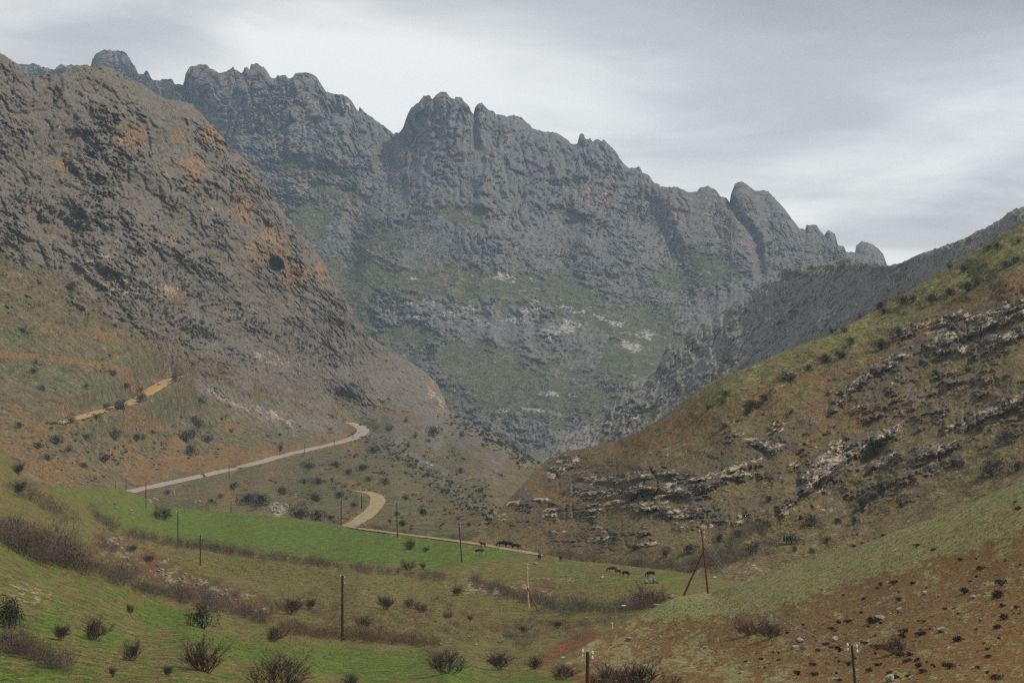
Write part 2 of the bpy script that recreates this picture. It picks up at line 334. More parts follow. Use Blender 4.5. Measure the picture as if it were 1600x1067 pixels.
def d_relief(U, Y, M):
    rk = np.clip(M['rock'], 0.0, 1); wx = U + 20 * fbm(U / 45, Y / 45, 3, 2); wy = Y + 20 * fbm(U / 45, Y / 45, 3, 5)
    big = 36 * ridged(wx / 100, wy / 190, 2, 11) + 36 * fbm(wx / 130, wy / 170, 2, 14)
    b2 = 9 * ridged(wx / 24, wy / 62, 3, 31)
    f1, f2, idv = worley(wx / 13, wy / 21, 3); tow = 6.5 * np.sqrt(np.clip(f2 - f1, 0, 0.5)) + 5 * (idv - 0.5)
    f1b, f2b, idb = worley(wx / 5.2, wy / 6.6, 8); blk = 2.6 * np.sqrt(np.clip(f2b - f1b, 0, 0.5)) + 2.2 * (idb - 0.5)
    st = 3.2 * strata(U, Y, -8, 17, 4) + 1.6 * strata(U, Y, -20, 8, 6)
    cr = 13 * crack(wx / 17, wy / 95, .09, 301) + 8 * crack(wx / 8, wy / 46, .10, 303) + 6 * crack((wx + wy) / 22, (wy - wx) / 60, .08, 305)
    col = 5 * ridged(wx / 11, wy / 60, 2, 307)
    fine = 1.6 * fbm(U / 3.2, Y / 3.6, 2, 40)
    lower = sstep(235, 350, Y + 30 * fbm(U / 50, Y / 50, 2, 350))
    gl = -55 * stroke(U, Y, [(612, 205), (600, 260), (565, 330), (545, 430)], 16, 0.9) - 45 * stroke(U, Y, [(1140, 320), (1180, 370), (1190, 430)], 7, 0.9) \
        - 50 * stroke(U, Y, [(1010, 330), (1060, 430), (1090, 490)], 22, 0.95) - 30 * stroke(U, Y, [(287, 130), (300, 190), (340, 240)], 8, 0.9) - 30 * stroke(U, Y, [(740, 178), (745, 230)], 5, 0.9)
    rb = 26 * stroke(U, Y, [(690, 150), (680, 250), (720, 320)], 60, 0.9) + 40 * blob(U, Y, 730, 440, 150, 60)
    upper = (b2 * 1.7 + tow * 1.5 + blk * 1.4 + cr * 1.4 + col) * (1 - 0.62 * lower) + (1.3 * st + blk * 1.3 + 0.5 * tow + 0.6 * cr) * (0.25 + 0.75 * lower)
    cv = 1 - 0.85 * blobs(U, Y, [(1160, 300, 24, 16), (1200, 330, 24, 20), (1350, 395, 20, 14), (400, 108, 20, 9), (310, 112, 20, 10), (480, 122, 22, 10)])
    return big * (0.45 + 0.55 * rk) + gl + rb + rk * (upper * (0.35 + 0.65 * cv) * (1 - 0.35 * sstep(430, 520, Y)) + fine) + (1 - rk) * (3.5 * fbm(U / 14, Y / 9, 3, 44) + 2.2 * fbm(U / 4.5, Y / 3.5, 2, 45))

# ---- left mountain with the road
C_TOP = [(-160, 10), (-60, 55), (0, 83), (7, 86), (19, 95), (32, 106), (44, 116), (49, 120), (62, 119), (65, 117), (75, 114), (84, 117), (90, 120), (97, 114), (112, 107), (120, 102), (131, 101), (141, 104), (159, 103), (174, 106), (193, 118), (212, 126), (234, 139), (257, 154), (284, 158), (300, 163), (317, 180), (329, 196), (348, 213), (362, 234), (381, 246), (398, 263), (412, 282), (424, 303), (443, 332), (470, 365), (500, 400), (520, 437), (555, 490), (576, 524), (611, 549), (642, 566), (663, 580), (677, 594), (691, 615), (698, 636), (709, 650), (737, 657), (761, 671), (786, 685), (810, 706), (842, 724), (880, 742)]
C_BOT = [(-160, 745), (0, 745), (75, 790), (200, 800), (250, 825), (330, 832), (500, 848), (620, 862), (760, 880), (880, 895)]
C_CTRL = [(-160, 745, 950), (-160, 400, 1350), (-160, 30, 1500), (0, 745, 1000), (75, 785, 1000), (200, 798, 1000), (330, 825, 790), (500, 842, 690), (620, 857, 610), (760, 877, 580), (870, 887, 580), (330, 797, 850), (500, 815, 735), (620, 832, 645), (760, 850, 600), (575, 790, 800), (600, 770, 880), (205, 765, 1150), (300, 745, 1280), (358, 735, 1360), (437, 713, 1500), (500, 697, 1630), (553, 683, 1750), (575, 670, 1830), (545, 660, 1880), (400, 775, 980), (500, 760, 1000), (650, 750, 1150), (760, 800, 720), (845, 735, 1500), (700, 700, 1650), (700, 650, 1960), (800, 705, 1750), (760, 760, 950), (620, 700, 1500), (600, 650, 1900), (100, 655, 1200), (275, 590, 1500), (200, 630, 1340), (0, 600, 1250), (0, 400, 1400), (0, 85, 1560), (200, 400, 1530), (200, 110, 1720), (400, 600, 1670), (400, 400, 1800), (400, 265, 1900), (550, 600, 1900), (550, 490, 1980), (690, 630, 2000), (300, 300, 1720), (100, 250, 1570)]
R_MAIN = [(196, 769), (205, 766), (240, 759), (300, 746), (358, 733), (400, 723), (437, 712), (476, 703), (510, 695), (540, 688), (556, 682), (568, 676), (572, 670), (562, 664), (545, 659)]
R_DIRT = [(90, 662), (104, 657), (140, 647), (180, 636), (205, 629), (222, 620), (236, 609), (252, 600), (272, 590), (284, 587)]
R_TRACK = [(560, 766), (575, 768), (588, 772), (594, 777), (590, 787), (581, 797), (568, 808), (552, 818), (538, 824)]
C_SOIL = [(40, 557, 60, 5, 5), (130, 566, 60, 5, 6), (205, 583, 40, 8, 12), (110, 520, 60, 8, 12), (160, 525, 70, 8, 8), (40, 690, 70, 40, 20), (110, 660, 40, 14), (110, 720, 60, 22), (210, 668, 40, 9, 8), (265, 672, 40, 9, 10), (370, 672, 28, 7, 14), (413, 701, 22, 11), (300, 715, 70, 18, 0), (230, 745, 40, 14), (330, 720, 50, 14), (280, 700, 60, 18, 20), (200, 710, 60, 24), (345, 772, 30, 12), (545, 757, 17, 6), (440, 740, 30, 7, 10), (340, 790, 30, 9), (530, 618, 40, 7, 6), (590, 640, 60, 10, 10), (640, 650, 40, 12, 10), (560, 700, 30, 8), (380, 755, 30, 10), (520, 745, 20, 6), (215, 615, 15, 5), (20, 650, 30, 20)]
C_DKSOIL = [(115, 636, 20, 7, 10), (150, 632, 22, 7, -4), (230, 738, 30, 12, -10), (310, 722, 55, 11, -4), (370, 705, 20, 10, 30), (65, 745, 50, 14, 15)]
C_LUSH = [(60, 585, 90, 22, 8), (150, 600, 60, 14), (255, 648, 44, 12, 8), (380, 690, 28, 9, 6), (500, 770, 60, 24, 20), (640, 790, 70, 10, 24), (560, 745, 60, 10, 26), (620, 720, 50, 14, 20), (720, 700, 60, 14, 28), (700, 750, 70, 20, 30), (20, 530, 80, 20, 10), (430, 590, 50, 12, 8), (30, 380, 60, 30, 20), (560, 830, 120, 14, 8), (680, 830, 60, 12, 8)]
C_SCRUB = [[(140, 360), (190, 390), (250, 420), (300, 450), (340, 480), (400, 510), (460, 540), (520, 570)], [(200, 440), (260, 490), (330, 530)], [(20, 300), (80, 330), (140, 360)], [(590, 690), (640, 722), (690, 756), (740, 792), (785, 824)], [(705, 656), (745, 672), (795, 702), (835, 728)]]
def c_masks(U, Y):
    base = np.interp(U, [-160, 0, 130, 250, 330, 430, 560, 700, 880], [300, 345, 420, 490, 540, 585, 615, 660, 700])
    n = fbm(U / 50, Y / 40, 4, 3)
    rock = np.clip(0.95 - 0.95 * sstep(-25, 90, Y - base) + 0.42 * n, -0.3, 1.15)
    rock = np.maximum(rock, 0.75 * stroke(U, Y, [(270, 590), (360, 620), (440, 650), (530, 680)], 14) + 0.3 * n)
    rock = np.maximum(rock, 0.7 * blobs(U, Y, [(500, 670, 45, 22), (60, 750, 50, 18, 20), (660, 720, 90, 9, 28), (700, 760, 90, 9, 33), (760, 740, 50, 16), (430, 795, 18, 12), (680, 650, 40, 14, 25), (420, 650, 60, 20, 15)]) + 0.3 * n)
    cutroad = np.maximum(stroke(U, Y, R_MAIN, 6), np.maximum(stroke(U, Y, R_DIRT, 7), stroke(U, Y, R_TRACK, 9)))
    soil = np.clip(0.58 * blobs(U, Y, C_SOIL) + 0.75 * stroke(U, Y, [(-40, 550), (40, 556), (110, 562), (170, 574), (215, 586)], 4) + 0.8 * stroke(U, Y, [(60, 668), (104, 651), (180, 630), (215, 617), (245, 598)], 6) + 0.6 * stroke(U, Y, [(300, 735), (400, 712), (470, 694), (540, 679)], 5) + 0.9 * blobs(U, Y, C_DKSOIL) + 0.3 * stroke(U, Y, R_DIRT, 10) + 0.13 * fbm(U / 35, Y / 16, 3, 9) * (Y > 480), 0, 1)
    soil = np.maximum(soil, 0.8 * cutroad)
    rock = np.where(soil > 0.45, rock * 0.4, rock) * (1 - cutroad)
    lush = np.clip(0.75 * blobs(U, Y, C_LUSH) * (0.8 + n) + 0.12 * sstep(600, 700, Y), 0, 1)
    pale = np.clip(0.36 * blobs(U, Y, [(160, 408, 16, 18), (135, 420, 6, 12), (418, 560, 36, 8, 14), (190, 440, 30, 22), (275, 455, 22, 12), (432, 796, 17, 11), (400, 640, 90, 8, 20), (676, 604, 8, 14, 20), (688, 630, 6, 14, 20), (240, 780, 12, 4)]) + 0.03 * rock, 0, 1)
    rust = np.clip(0.6 * fbm(U / 40, Y / 46, 3, 33) + 0.78 * blobs(U, Y, [(200, 215, 34, 28), (285, 215, 16, 14), (300, 270, 30, 30), (405, 378, 34, 30), (425, 398, 30, 26), (445, 425, 30, 22), (470, 430, 22, 30), (505, 430, 18, 30), (180, 180, 25, 10), (100, 260, 25, 12), (380, 330, 22, 40), (676, 604, 10, 18, 20), (690, 634, 8, 18, 20), (330, 210, 30, 20), (270, 460, 24, 14)]) - 0.05, 0, 1)
    return dict(rock=rock, soil=soil, lush=lush, pale=pale, rust=rust, cut=cutroad)
def c_relief(U, Y, M):
    rk = np.clip(M['rock'], 0, 1); wx = U + 10 * fbm(U / 45, Y / 45, 3, 52); wy = Y + 10 * fbm(U / 45, Y / 45, 3, 55)
    a = math.radians(42); ru = wx * math.cos(a) + wy * math.sin(a); rv = -wx * math.sin(a) + wy * math.cos(a)
    up = 1 - sstep(420, 600, Y)
    big = 62 * fbm(wx / 105, wy / 105, 2, 61) + 18 * fbm(wx / 42, wy / 36, 2, 62) + 22 * ridged(wx / 90, wy / 150, 2, 63) + 24 * ridged(ru / 150, rv / 60, 2, 64) + 8 * crack(ru / 70, rv / 30, .09, 311) + 11 * crack(wx / 24, wy / 60, .09, 313) + 4 * crack(ru / 30, rv / 15, .1, 315)
    f1, f2, idv = worley(ru / 20, rv / 14, 5); blk = 6.5 * np.sqrt(np.clip(f2 - f1, 0, 0.5)) + 6 * (idv - 0.5)
    g1, g2, idg = worley(wx / 6.5, wy / 5, 9); sm = 2.8 * np.sqrt(np.clip(g2 - g1, 0, 0.5)) + 2.6 * (idg - 0.5)
    st = 3.4 * strata(U, Y, -34, 19, 14) + 2.0 * strata(U, Y, -26, 8, 15)
    fine = 1.6 * fbm(U / 3, Y / 3, 2, 70)
    cw = 3.5 * fbm(U / 9, Y / 9, 2, 320)
    cave = -80 * (1 - sstep(0.9, 1.04, np.sqrt(((U + cw - 431) / 12) ** 2 + ((np.where(Y > 416, 416 + (Y - 416) * 1.5, Y) + cw - 415) / 14) ** 2))) - 8 * (1 - sstep(0.6, 1.2, np.sqrt(((U - 358) / 7) ** 2 + ((Y - 546) / 5) ** 2)))
    arch = -9 * stroke(U, Y, [(170, 205), (190, 184), (212, 182), (226, 196), (232, 220), (233, 248)], 3.2, 0.8) - 9 * stroke(U, Y, [(48, 122), (50, 150), (48, 165)], 4) - 6 * stroke(U, Y, [(93, 118), (96, 140), (85, 160)], 3) \
        - 8 * stroke(U, Y, [(132, 210), (134, 235), (142, 243)], 4) + 9 * blob(U, Y, 205, 218, 26, 30)
    soft = 10 * fbm(U / 26, Y / 14, 4, 75) + 5 * fbm(U / 7, Y / 4.5, 3, 78) + 3 * strata(U, Y, -18, 9, 79)
    scarp = -5 * blobs(U, Y, C_DKSOIL) * (0.4 + ridged(U / 6, Y / 18, 2, 80)) - 2.5 * np.clip(M['soil'], 0, 1) * ridged(U / 12, Y / 9, 2, 82)
    ct = 1 - M['cut']
    return ct * (big * (0.3 + 0.7 * up) * (0.3 + 0.7 * rk) + rk * (1.4 * blk * (0.5 + 0.5 * up) + 1.5 * sm + 1.2 * st * (0.5 + 0.5 * up) + 1.2 * fine) + 1.6 * arch + (1 - rk) * soft + scarp) + cave

# ---- grey ridge behind the right hill
F_TOP = [(770, 752), (830, 730), (856, 713), (873, 689), (898, 671), (936, 654), (961, 626), (985, 598), (1024, 580), (1034, 560), (1041, 540), (1061, 530), (1078, 513), (1110, 499), (1127, 488), (1155, 467), (1187, 443), (1215, 429), (1229, 418), (1250, 414), (1285, 412), (1320, 404), (1328, 401), (1337, 404), (1348, 410), (1386, 415), (1407, 411), (1435, 397), (1467, 387), (1505, 373), (1530, 359), (1540, 356), (1565, 341), (1579, 329), (1600, 322), (1760, 255)]
F_BOT = [(770, 800), (850, 770), (900, 745), (960, 735), (1040, 695), (1150, 625), (1250, 585), (1337, 545), (1446, 485), (1600, 405), (1760, 335)]
F_CTRL = [(800, 775, 1700), (856, 715, 1800), (900, 730, 1760), (960, 720, 1760), (961, 626, 1850), (1040, 680, 1760), (1080, 517, 1880), (1150, 610, 1720), (1187, 443, 1850), (1250, 414, 1800), (1250, 570, 1670), (1337, 404, 1700), (1337, 530, 1570), (1446, 470, 1330), (1446, 395, 1420), (1600, 322, 1250), (1600, 390, 1190), (1760, 260, 1200), (1760, 330, 1140)]
def f_masks(U, Y):
    n = fbm(U / 40, Y / 40, 4, 13); dt = seg_dist(U, Y, F_TOP)
    rock = 0.86 + 0.45 * n - 0.55 * blobs(U, Y, [(1300, 420, 80, 8), (1400, 425, 40, 14), (1000, 660, 40, 40, -40), (940, 700, 40, 16, -40), (1240, 430, 30, 8), (1110, 590, 40, 10, -30)])
    return dict(rock=np.clip(rock, -0.2, 1.1), lush=np.zeros_like(U), soil=0.4 * blob(U, Y, 1240, 425, 20, 8),
                pale=np.clip(0.4 * blobs(U, Y, [(1145, 515, 7, 14), (1345, 475, 8, 12), (1160, 560, 14, 10), (1140, 580, 10, 12), (1410, 435, 26, 6, -25), (1290, 490, 20, 14, -30), (1200, 500, 40, 8, -25), (1060, 600, 20, 10)]) + 0.1 * (n > 0.1), 0, 1),
                rust=np.clip(0.35 * fbm(U / 30, Y / 30, 3, 17) + 0.5 * blobs(U, Y, [(1085, 515, 12, 10), (1230, 425, 14, 7)]), 0, 1))
def f_relief(U, Y, M):
    rk = np.clip(M['rock'], 0, 1); wx = U + 8 * fbm(U / 35, Y / 35, 3, 90); wy = Y + 8 * fbm(U / 35, Y / 35, 3, 92)
    a = math.radians(-62); ru = wx * math.cos(a) + wy * math.sin(a); rv = -wx * math.sin(a) + wy * math.cos(a)
    big = 16 * ridged(ru / 120, rv / 34, 2, 94) + 14 * fbm(wx / 70, wy / 70, 2, 95)
    f1, f2, _i = worley(ru / 22, rv / 11, 12); blk = 6 * np.sqrt(np.clip(f2 - f1, 0, 0.5)) + 5 * (_i - 0.5)
    g1, g2, _j = worley(wx / 6, wy / 5, 13); sm = 2.6 * np.sqrt(np.clip(g2 - g1, 0, 0.5)) + 2.2 * (_j - 0.5)
    st = 4.5 * strata(U, Y, 28, 12, 24) + 2 * strata(U, Y, 32, 6, 25)
    return 0.9 * big * (0.4 + 0.6 * rk) + 9 * rk * (crack(ru / 60, rv / 20, .1, 341) + crack(U / 16, Y / 40, .09, 343)) + rk * (1.1 * blk + 1.3 * sm + 1.0 * st + 2 * fbm(U / 3, Y / 3, 2, 97)) + (1 - rk) * 3 * fbm(U / 7, Y / 6, 3, 98)

# ---- right hill with rock strata
B_TOP = [(720, 850), (745, 838), (760, 826), (785, 790), (810, 765), (835, 735), (850, 722), (870, 708), (900, 702), (930, 698), (960, 690), (1000, 672), (1040, 650), (1085, 612), (1130, 588), (1180, 569), (1236, 544), (1285, 527), (1337, 502), (1380, 475), (1446, 440), (1495, 408), (1550, 376), (1600, 348), (1760, 265)]
B_BOT = [(720, 875), (850, 895), (900, 905), (1000, 920), (1100, 945), (1160, 938), (1250, 908), (1400, 858), (1600, 783), (1760, 725)]
B_CTRL = [(725, 868, 560), (760, 835, 600), (800, 775, 630), (850, 722, 665), (850, 885, 550), (960, 690, 650), (900, 800, 590), (900, 895, 530), (1000, 910, 500), (1000, 800, 555), (1000, 730, 585), (1040, 650, 620), (1100, 935, 475), (1150, 900, 490), (1150, 800, 535), (1150, 700, 570), (1150, 580, 615), (1250, 900, 490), (1330, 800, 540), (1330, 700, 572), (1330, 600, 605), (1330, 500, 645), (1400, 850, 505), (1446, 440, 660), (1600, 775, 505), (1600, 700, 535), (1600, 600, 565), (1600, 450, 615), (1600, 348, 655), (1760, 720, 505), (1760, 500, 590), (1760, 270, 680)]
LEDGES = [[(905, 742), (960, 748), (1020, 738), (1060, 742), (1100, 748), (1140, 735), (1185, 720)], [(900, 765), (950, 770), (1010, 762), (1080, 768), (1130, 745), (1160, 742)], [(1000, 790), (1050, 800), (1100, 795)], [(1222, 800), (1245, 775), (1270, 755), (1290, 735), (1320, 710), (1345, 700)], [(1255, 745), (1290, 715), (1330, 690), (1370, 690), (1400, 670)], [(1360, 730), (1390, 715), (1404, 712)], [(1430, 722), (1450, 705), (1480, 700), (1495, 690)], [(1480, 670), (1520, 655), (1560, 640), (1600, 620), (1640, 605)], [(1445, 560), (1480, 548), (1520, 540), (1560, 530), (1620, 510)], [(1380, 575), (1420, 545), (1470, 535), (1530, 510), (1600, 490)], [(1300, 640), (1330, 605), (1360, 580), (1400, 560)], [(1520, 500), (1560, 490), (1610, 470)], [(1180, 690), (1210, 700), (1225, 690)], [(860, 740), (890, 725), (900, 720)], [(1400, 525), (1450, 505), (1500, 490)]]
def b_masks(U, Y):
    n = fbm(U / 45, Y / 30, 4, 23)
    led = np.zeros_like(U); phi = Y + np.interp(U, [720, 1190, 1400, 1760], [0, 56, 200, 330]); bed, bf = beds(phi, U, Y, 9.0, 41)
    for l in LEDGES: led = np.maximum(led, stroke(U, Y, l, 8, 0.9))
    reg = blobs(U, Y, [(1000, 755, 150, 40), (1200, 700, 90, 40, -20), (1280, 740, 60, 22, -45), (1380, 590, 80, 26, -30), (1520, 520, 130, 40, -18), (860, 735, 30, 16, -30), (900, 800, 60, 20), (830, 790, 50, 40), (940, 840, 90, 20), (1100, 800, 90, 30)])
    scree = blobs(U, Y, [(1440, 640, 120, 50, -20), (1400, 740, 130, 50, -25), (1500, 600, 120, 30, -15), (1550, 650, 80, 60), (1330, 760, 60, 60, -40)])
    rock = np.clip(0.65 * led + 0.72 * reg + 0.5 * scree + 0.5 * n - 0.05, -0.2, 1.1)
    crest = sstep(60, 6, seg_dist(U, Y, [(1120, 600), (1180, 575), (1285, 535), (1337, 515), (1446, 460), (1600, 380), (1760, 300)]))
    scree = blobs(U, Y, [(1440, 640, 120, 50, -20), (1400, 740, 130, 50, -25), (1500, 600, 120, 30, -15), (1550, 650, 80, 60), (1330, 760, 60, 60, -40)])
    soil = np.clip(0.62 * blobs(U, Y, [(1000, 690, 90, 24, -15), (1080, 660, 90, 26, -25), (1180, 620, 80, 22, -20), (960, 700, 80, 12), (850, 790, 60, 50), (830, 820, 60, 20), (1350, 620, 60, 26, -40), (1270, 660, 60, 26, -50), (1580, 440, 80, 20, -20), (1500, 470, 90, 14, -22), (1420, 520, 70, 14, -25), (1250, 590, 90, 14, -15)]) + 0.5 * n + 0.17, 0, 1)
    lush = np.clip(0.62 * crest * (1 - 0.3 * (n > 0.2)) + 0.5 * blobs(U, Y, [(1580, 590, 26, 30), (1240, 850, 70, 20), (960, 880, 120, 10), (1100, 640, 60, 10, -20)]) + 0.15 * n, 0, 1)
    soil = np.maximum(soil * (1 - crest), 0.0); soil2 = 0.55 * scree
    return dict(rock=np.clip(rock * (1 - crest), -0.2, 1.1), soil=soil, lush=lush * (1 - 0.6 * scree), pale=np.clip(0.20 * led + 0.10 * n + np.clip(reg + 0.5 * led, 0, 1) * 0.6 * sstep(.5, .75, bed) * (bf < .55), 0, 1),
                rust=np.clip(1.1 * scree, 0, 1), led=led, phi=phi, scree=scree)
def b_relief(U, Y, M):
    rk = np.clip(M['rock'], 0, 1); n = fbm(U / 20, Y / 20, 3, 101)
    big = 22 * fbm(U / 110, Y / 90, 3, 103) + 26 * blob(U, Y, 1230, 760, 70, 60) * 0 - 22 * stroke(U, Y, [(1200, 850), (1290, 790), (1370, 720)], 22, 0.9) + 14 * stroke(U, Y, [(1225, 800), (1330, 690), (1400, 560)], 26, 0.9) \
        - 14 * stroke(U, Y, [(1185, 640), (1190, 720), (1150, 790)], 16, 0.9)
    led = 14 * M['led'] * (0.55 + 0.9 * n)
    b1, f1_ = beds(M['phi'], U, Y, 9.0, 41); b2, f2_ = beds(M['phi'], U, Y, 21.0, 43)
    st = 8 * b1 * (1 - f1_) ** .7 * sstep(0, .12, f1_) + 12 * b2 * (1 - f2_) ** .8 * sstep(0, .08, f2_) + 9 * crack(U / 22, Y / 40, .09, 330)
    f1, f2, i1 = worley(U / 9, Y / 5.5, 22); blk = 3.6 * np.sqrt(np.clip(f2 - f1, 0, 0.5)) + 3.4 * (i1 - 0.5)
    soft = 6 * fbm(U / 24, Y / 14, 4, 107) + 3.2 * fbm(U / 5.5, Y / 4, 3, 108)
    gl = 18 * ridged((U + 1.1 * Y) / 60, (Y - U) / 200, 2, 335) * sstep(1150, 1300, U) + M['scree'] * 5 * ridged((U + Y) / 16, (Y - U) / 120, 2, 109)
    return 1.5 * big + led * 0.6 + rk * (led + 2 * st + 2 * blk + 2.4 * fbm(U / 3, Y / 3, 2, 110)) + (1 - rk) * soft + gl

# ---- near meadows and the valley floor
A_TOP = [(-160, 600), (-60, 665), (0, 695), (20, 720), (40, 745), (75, 760), (130, 760), (180, 763), (205, 768), (240, 788), (300, 796), (330, 797), (430, 806), (500, 815), (545, 823), (620, 832), (700, 842), (760, 850), (850, 866), (900, 876), (950, 880), (1000, 886), (1060, 893), (1110, 902), (1200, 915)]
A_BOT = [(-160, 1125), (1200, 1125)]
A_CTRL = [(-160, 1120, 110), (0, 1120, 125), (300, 1120, 130), (600, 1120, 135), (900, 1120, 140), (1200, 1120, 160), (0, 1000, 165), (300, 1000, 190), (318, 1040, 165), (450, 1060, 155), (700, 1060, 190), (850, 1067, 200), (0, 900, 215), (150, 930, 235), (300, 960, 265), (430, 985, 300), (535, 1000, 325), (650, 1015, 315), (760, 1040, 265), (900, 1060, 215), (0, 842, 250), (100, 888, 262), (200, 915, 275), (0, 815, 310), (0, 760, 430), (0, 697, 520), (-160, 800, 300), (-160, 610, 430), (75, 762, 560), (130, 762, 640), (205, 768, 740), (240, 790, 760), (100, 845, 340), (170, 850, 470), (230, 905, 440), (300, 935, 420), (230, 848, 500), (300, 870, 500), (300, 858, 545), (400, 905, 470), (400, 950, 400), (450, 880, 530), (600, 905, 490), (740, 930, 455), (830, 950, 430), (330, 850, 590), (520, 880, 545), (640, 890, 520), (730, 905, 490), (800, 915, 470), (278, 820, 660), (400, 830, 640), (560, 850, 590), (718, 878, 520), (810, 870, 540), (330, 797, 770), (500, 815, 690), (620, 832, 615), (760, 850, 570), (850, 866, 545), (430, 940, 410), (500, 985, 350), (650, 1000, 340), (800, 1010, 325), (560, 930, 420), (600, 965, 380), (750, 975, 385), (840, 960, 410), (880, 1010, 310), (880, 900, 490), (940, 905, 470), (1020, 930, 410), (960, 885, 510), (1060, 895, 490), (850, 930, 450), (900, 945, 410), (1000, 950, 380), (1200, 915, 470), (1200, 1000, 300)]
def a_masks(U, Y):
    n = fbm(U / 40, Y / 20, 4, 120)
    up = np.clip(sstep(0, 12, np.interp(U, [60, 140, 180, 250, 330, 420, 520, 600, 680, 730, 770, 830], [765, 795, 826, 846, 856, 870, 882, 888, 893, 890, 880, 872]) - Y), 0, 1) * (U > 75) * (U < 840)
    near = sstep(-6, 14, Y - np.interp(U, [-160, 0, 100, 200, 300, 430, 535, 650, 760, 900], [790, 835, 885, 915, 950, 985, 1000, 1012, 1038, 1062])) * (U < 930)
    lush = 0.92 * up * (0.7 + 0.5 * sstep(150, 330, U)) * (0.92 + 0.5 * fbm(U / 70, Y / 9, 3, 125)) + near * (0.28 + 0.6 * n) + 0.9 * near * blobs(U, Y, [(250, 960, 60, 16, 20), (400, 1020, 110, 16, 14), (540, 1040, 110, 18, 10), (700, 1050, 60, 14), (40, 860, 60, 10, 22), (120, 890, 60, 8, 20), (60, 975, 40, 12), (600, 1030, 150, 14, 6), (40, 1055, 80, 10), (170, 1000, 30, 10), (850, 1062, 60, 8)])
    mid = blobs(U, Y, [(400, 880, 120, 14, 9), (600, 912, 150, 12, 10), (760, 940, 80, 10, 12)]); lush = np.maximum(lush, 0.26 * mid)
    past = blobs(U, Y, [(1000, 905, 120, 18), (870, 890, 60, 16), (910, 945, 60, 8)]); lush = np.maximum(lush, 0.42 * past + 0.1 * n)
    bank = np.maximum(stroke(U, Y, [(165, 850), (210, 875), (270, 905), (340, 930), (400, 950)], 22, 0.7), 0.8 * stroke(U, Y, [(740, 915), (800, 925), (860, 915)], 9))
    red = stroke(U, Y, [(848, 1030), (880, 1012), (925, 993)], 9)
    slope = blobs(U, Y, [(560, 965, 120, 22, 8), (700, 970, 120, 18), (460, 945, 60, 20), (820, 985, 70, 16)])
    soil = np.clip(0.85 * bank + red + 0.42 * slope + 0.25 * n + 0.25 * stroke(U, Y, [(150, 800), (250, 850), (400, 872), (600, 893), (720, 905)], 8) + 0.45 * near * stroke(U, Y, [(95, 893), (170, 912), (260, 940)], 5) + 0.3 * stroke(U, Y, [(150, 770), (200, 800)], 14) * (U < 230), 0, 1)
    track = stroke(U, Y, R_FIELD, 3.2, 0.5)
    rock = np.clip(0.5 * bank * (n > 0.05) + 0.1 * slope + 0.95 * red, 0, 1)
    pale = np.clip(0.17 * bank + 0.3 * n * bank + 0.22 * blobs(U, Y, [(800, 922, 60, 10, 5), (40, 930, 40, 25), (870, 905, 40, 8)]), 0, 1)
    return dict(rock=rock, soil=np.maximum(soil * (1 - 0.7 * up), track), lush=np.clip(lush * (1 - 0.9 * np.maximum(bank, red)), 0, 1), pale=pale, rust=red, bank=bank, up=up, track=track)
R_FIELD = [(545, 823), (620, 833), (700, 843), (760, 851.5), (815, 861), (850, 868)]
def a_relief(U, Y, M):
    n = fbm(U / 22, Y / 10, 4, 130); f1, f2, i1 = worley(U / 9, Y / 6, 31)
    rough = 1 - 0.75 * M['up']
    return (8 * n + 2.8 * fbm(U / 6, Y / 3, 3, 133)) * rough * (1 - M['track']) + 5 * fbm(U / 90, Y / 60, 2, 135) * (1 - 0.5 * M['up']) + M['bank'] * 1.8 * (3.5 * np.sqrt(np.clip(f2 - f1, 0, .5)) + 4 * (i1 - .5) + 3 * ridged(U / 14, Y / 12, 2, 137)) \
        - M['rust'] * 12 * ridged((U + 0.5 * Y) / 7, (Y - 0.5 * U) / 30, 2, 139)

# ---- near right slope
G_TOP = [(810, 1085), (850, 1052), (880, 1030), (940, 991), (970, 975), (1000, 962), (1030, 945), (1060, 931), (1110, 924), (1160, 911), (1250, 880), (1330, 856), (1400, 830), (1500, 793), (1600, 750), (1760, 690), (1860, 655)]
G_BOT = [(810, 1125), (1860, 1125)]
G_CTRL = [(810, 1120, 155), (1000, 1120, 155), (1300, 1120, 155), (1600, 1120, 150), (1760, 1120, 150), (860, 1050, 235), (940, 1067, 190), (1100, 1060, 195), (1300, 1040, 192), (1600, 1000, 185), (940, 995, 285), (1000, 966, 310), (1110, 930, 330), (1100, 980, 262), (1250, 885, 295), (1250, 950, 240), (1400, 835, 268), (1400, 920, 226), (1600, 755, 250), (1600, 870, 215), (1760, 695, 245), (1760, 870, 212)]
def g_masks(U, Y):
    n = fbm(U / 50, Y / 26, 4, 150)
    line = np.interp(U, [810, 980, 1060, 1200, 1330, 1450, 1600, 1760], [1000, 962, 963, 945, 900, 868, 822, 770]) + 16 * n
    gr = 1 - sstep(-14, 22, Y - line)
    soil = np.clip(0.85 * (1 - gr) * (0.7 + 0.6 * (0.5 + n)) - 0.45 * blobs(U, Y, [(1080, 1035, 90, 40), (960, 1030, 60, 40), (1150, 1050, 120, 20)]), 0, 1)
    soil = np.maximum(soil, 0.85 * blobs(U, Y, [(1520, 870, 160, 16, -20), (1290, 935, 110, 14, -14), (1400, 905, 120, 14, -16), (980, 985, 50, 10, -20)]) * (1 - 0.4 * (n > 0.25)))
    return dict(rock=np.zeros_like(U), soil=soil * (1 - gr * 0.85), lush=np.clip(0.33 * gr + 0.2 * n + 0.4 * blobs(U, Y, [(1060, 945, 60, 10), (1590, 775, 26, 7), (1000, 965, 40, 6)]), 0, 1), pale=np.clip(0.06 * (1 - gr) + 0.1 * n * (1 - gr), 0, 1), rust=np.zeros_like(U))
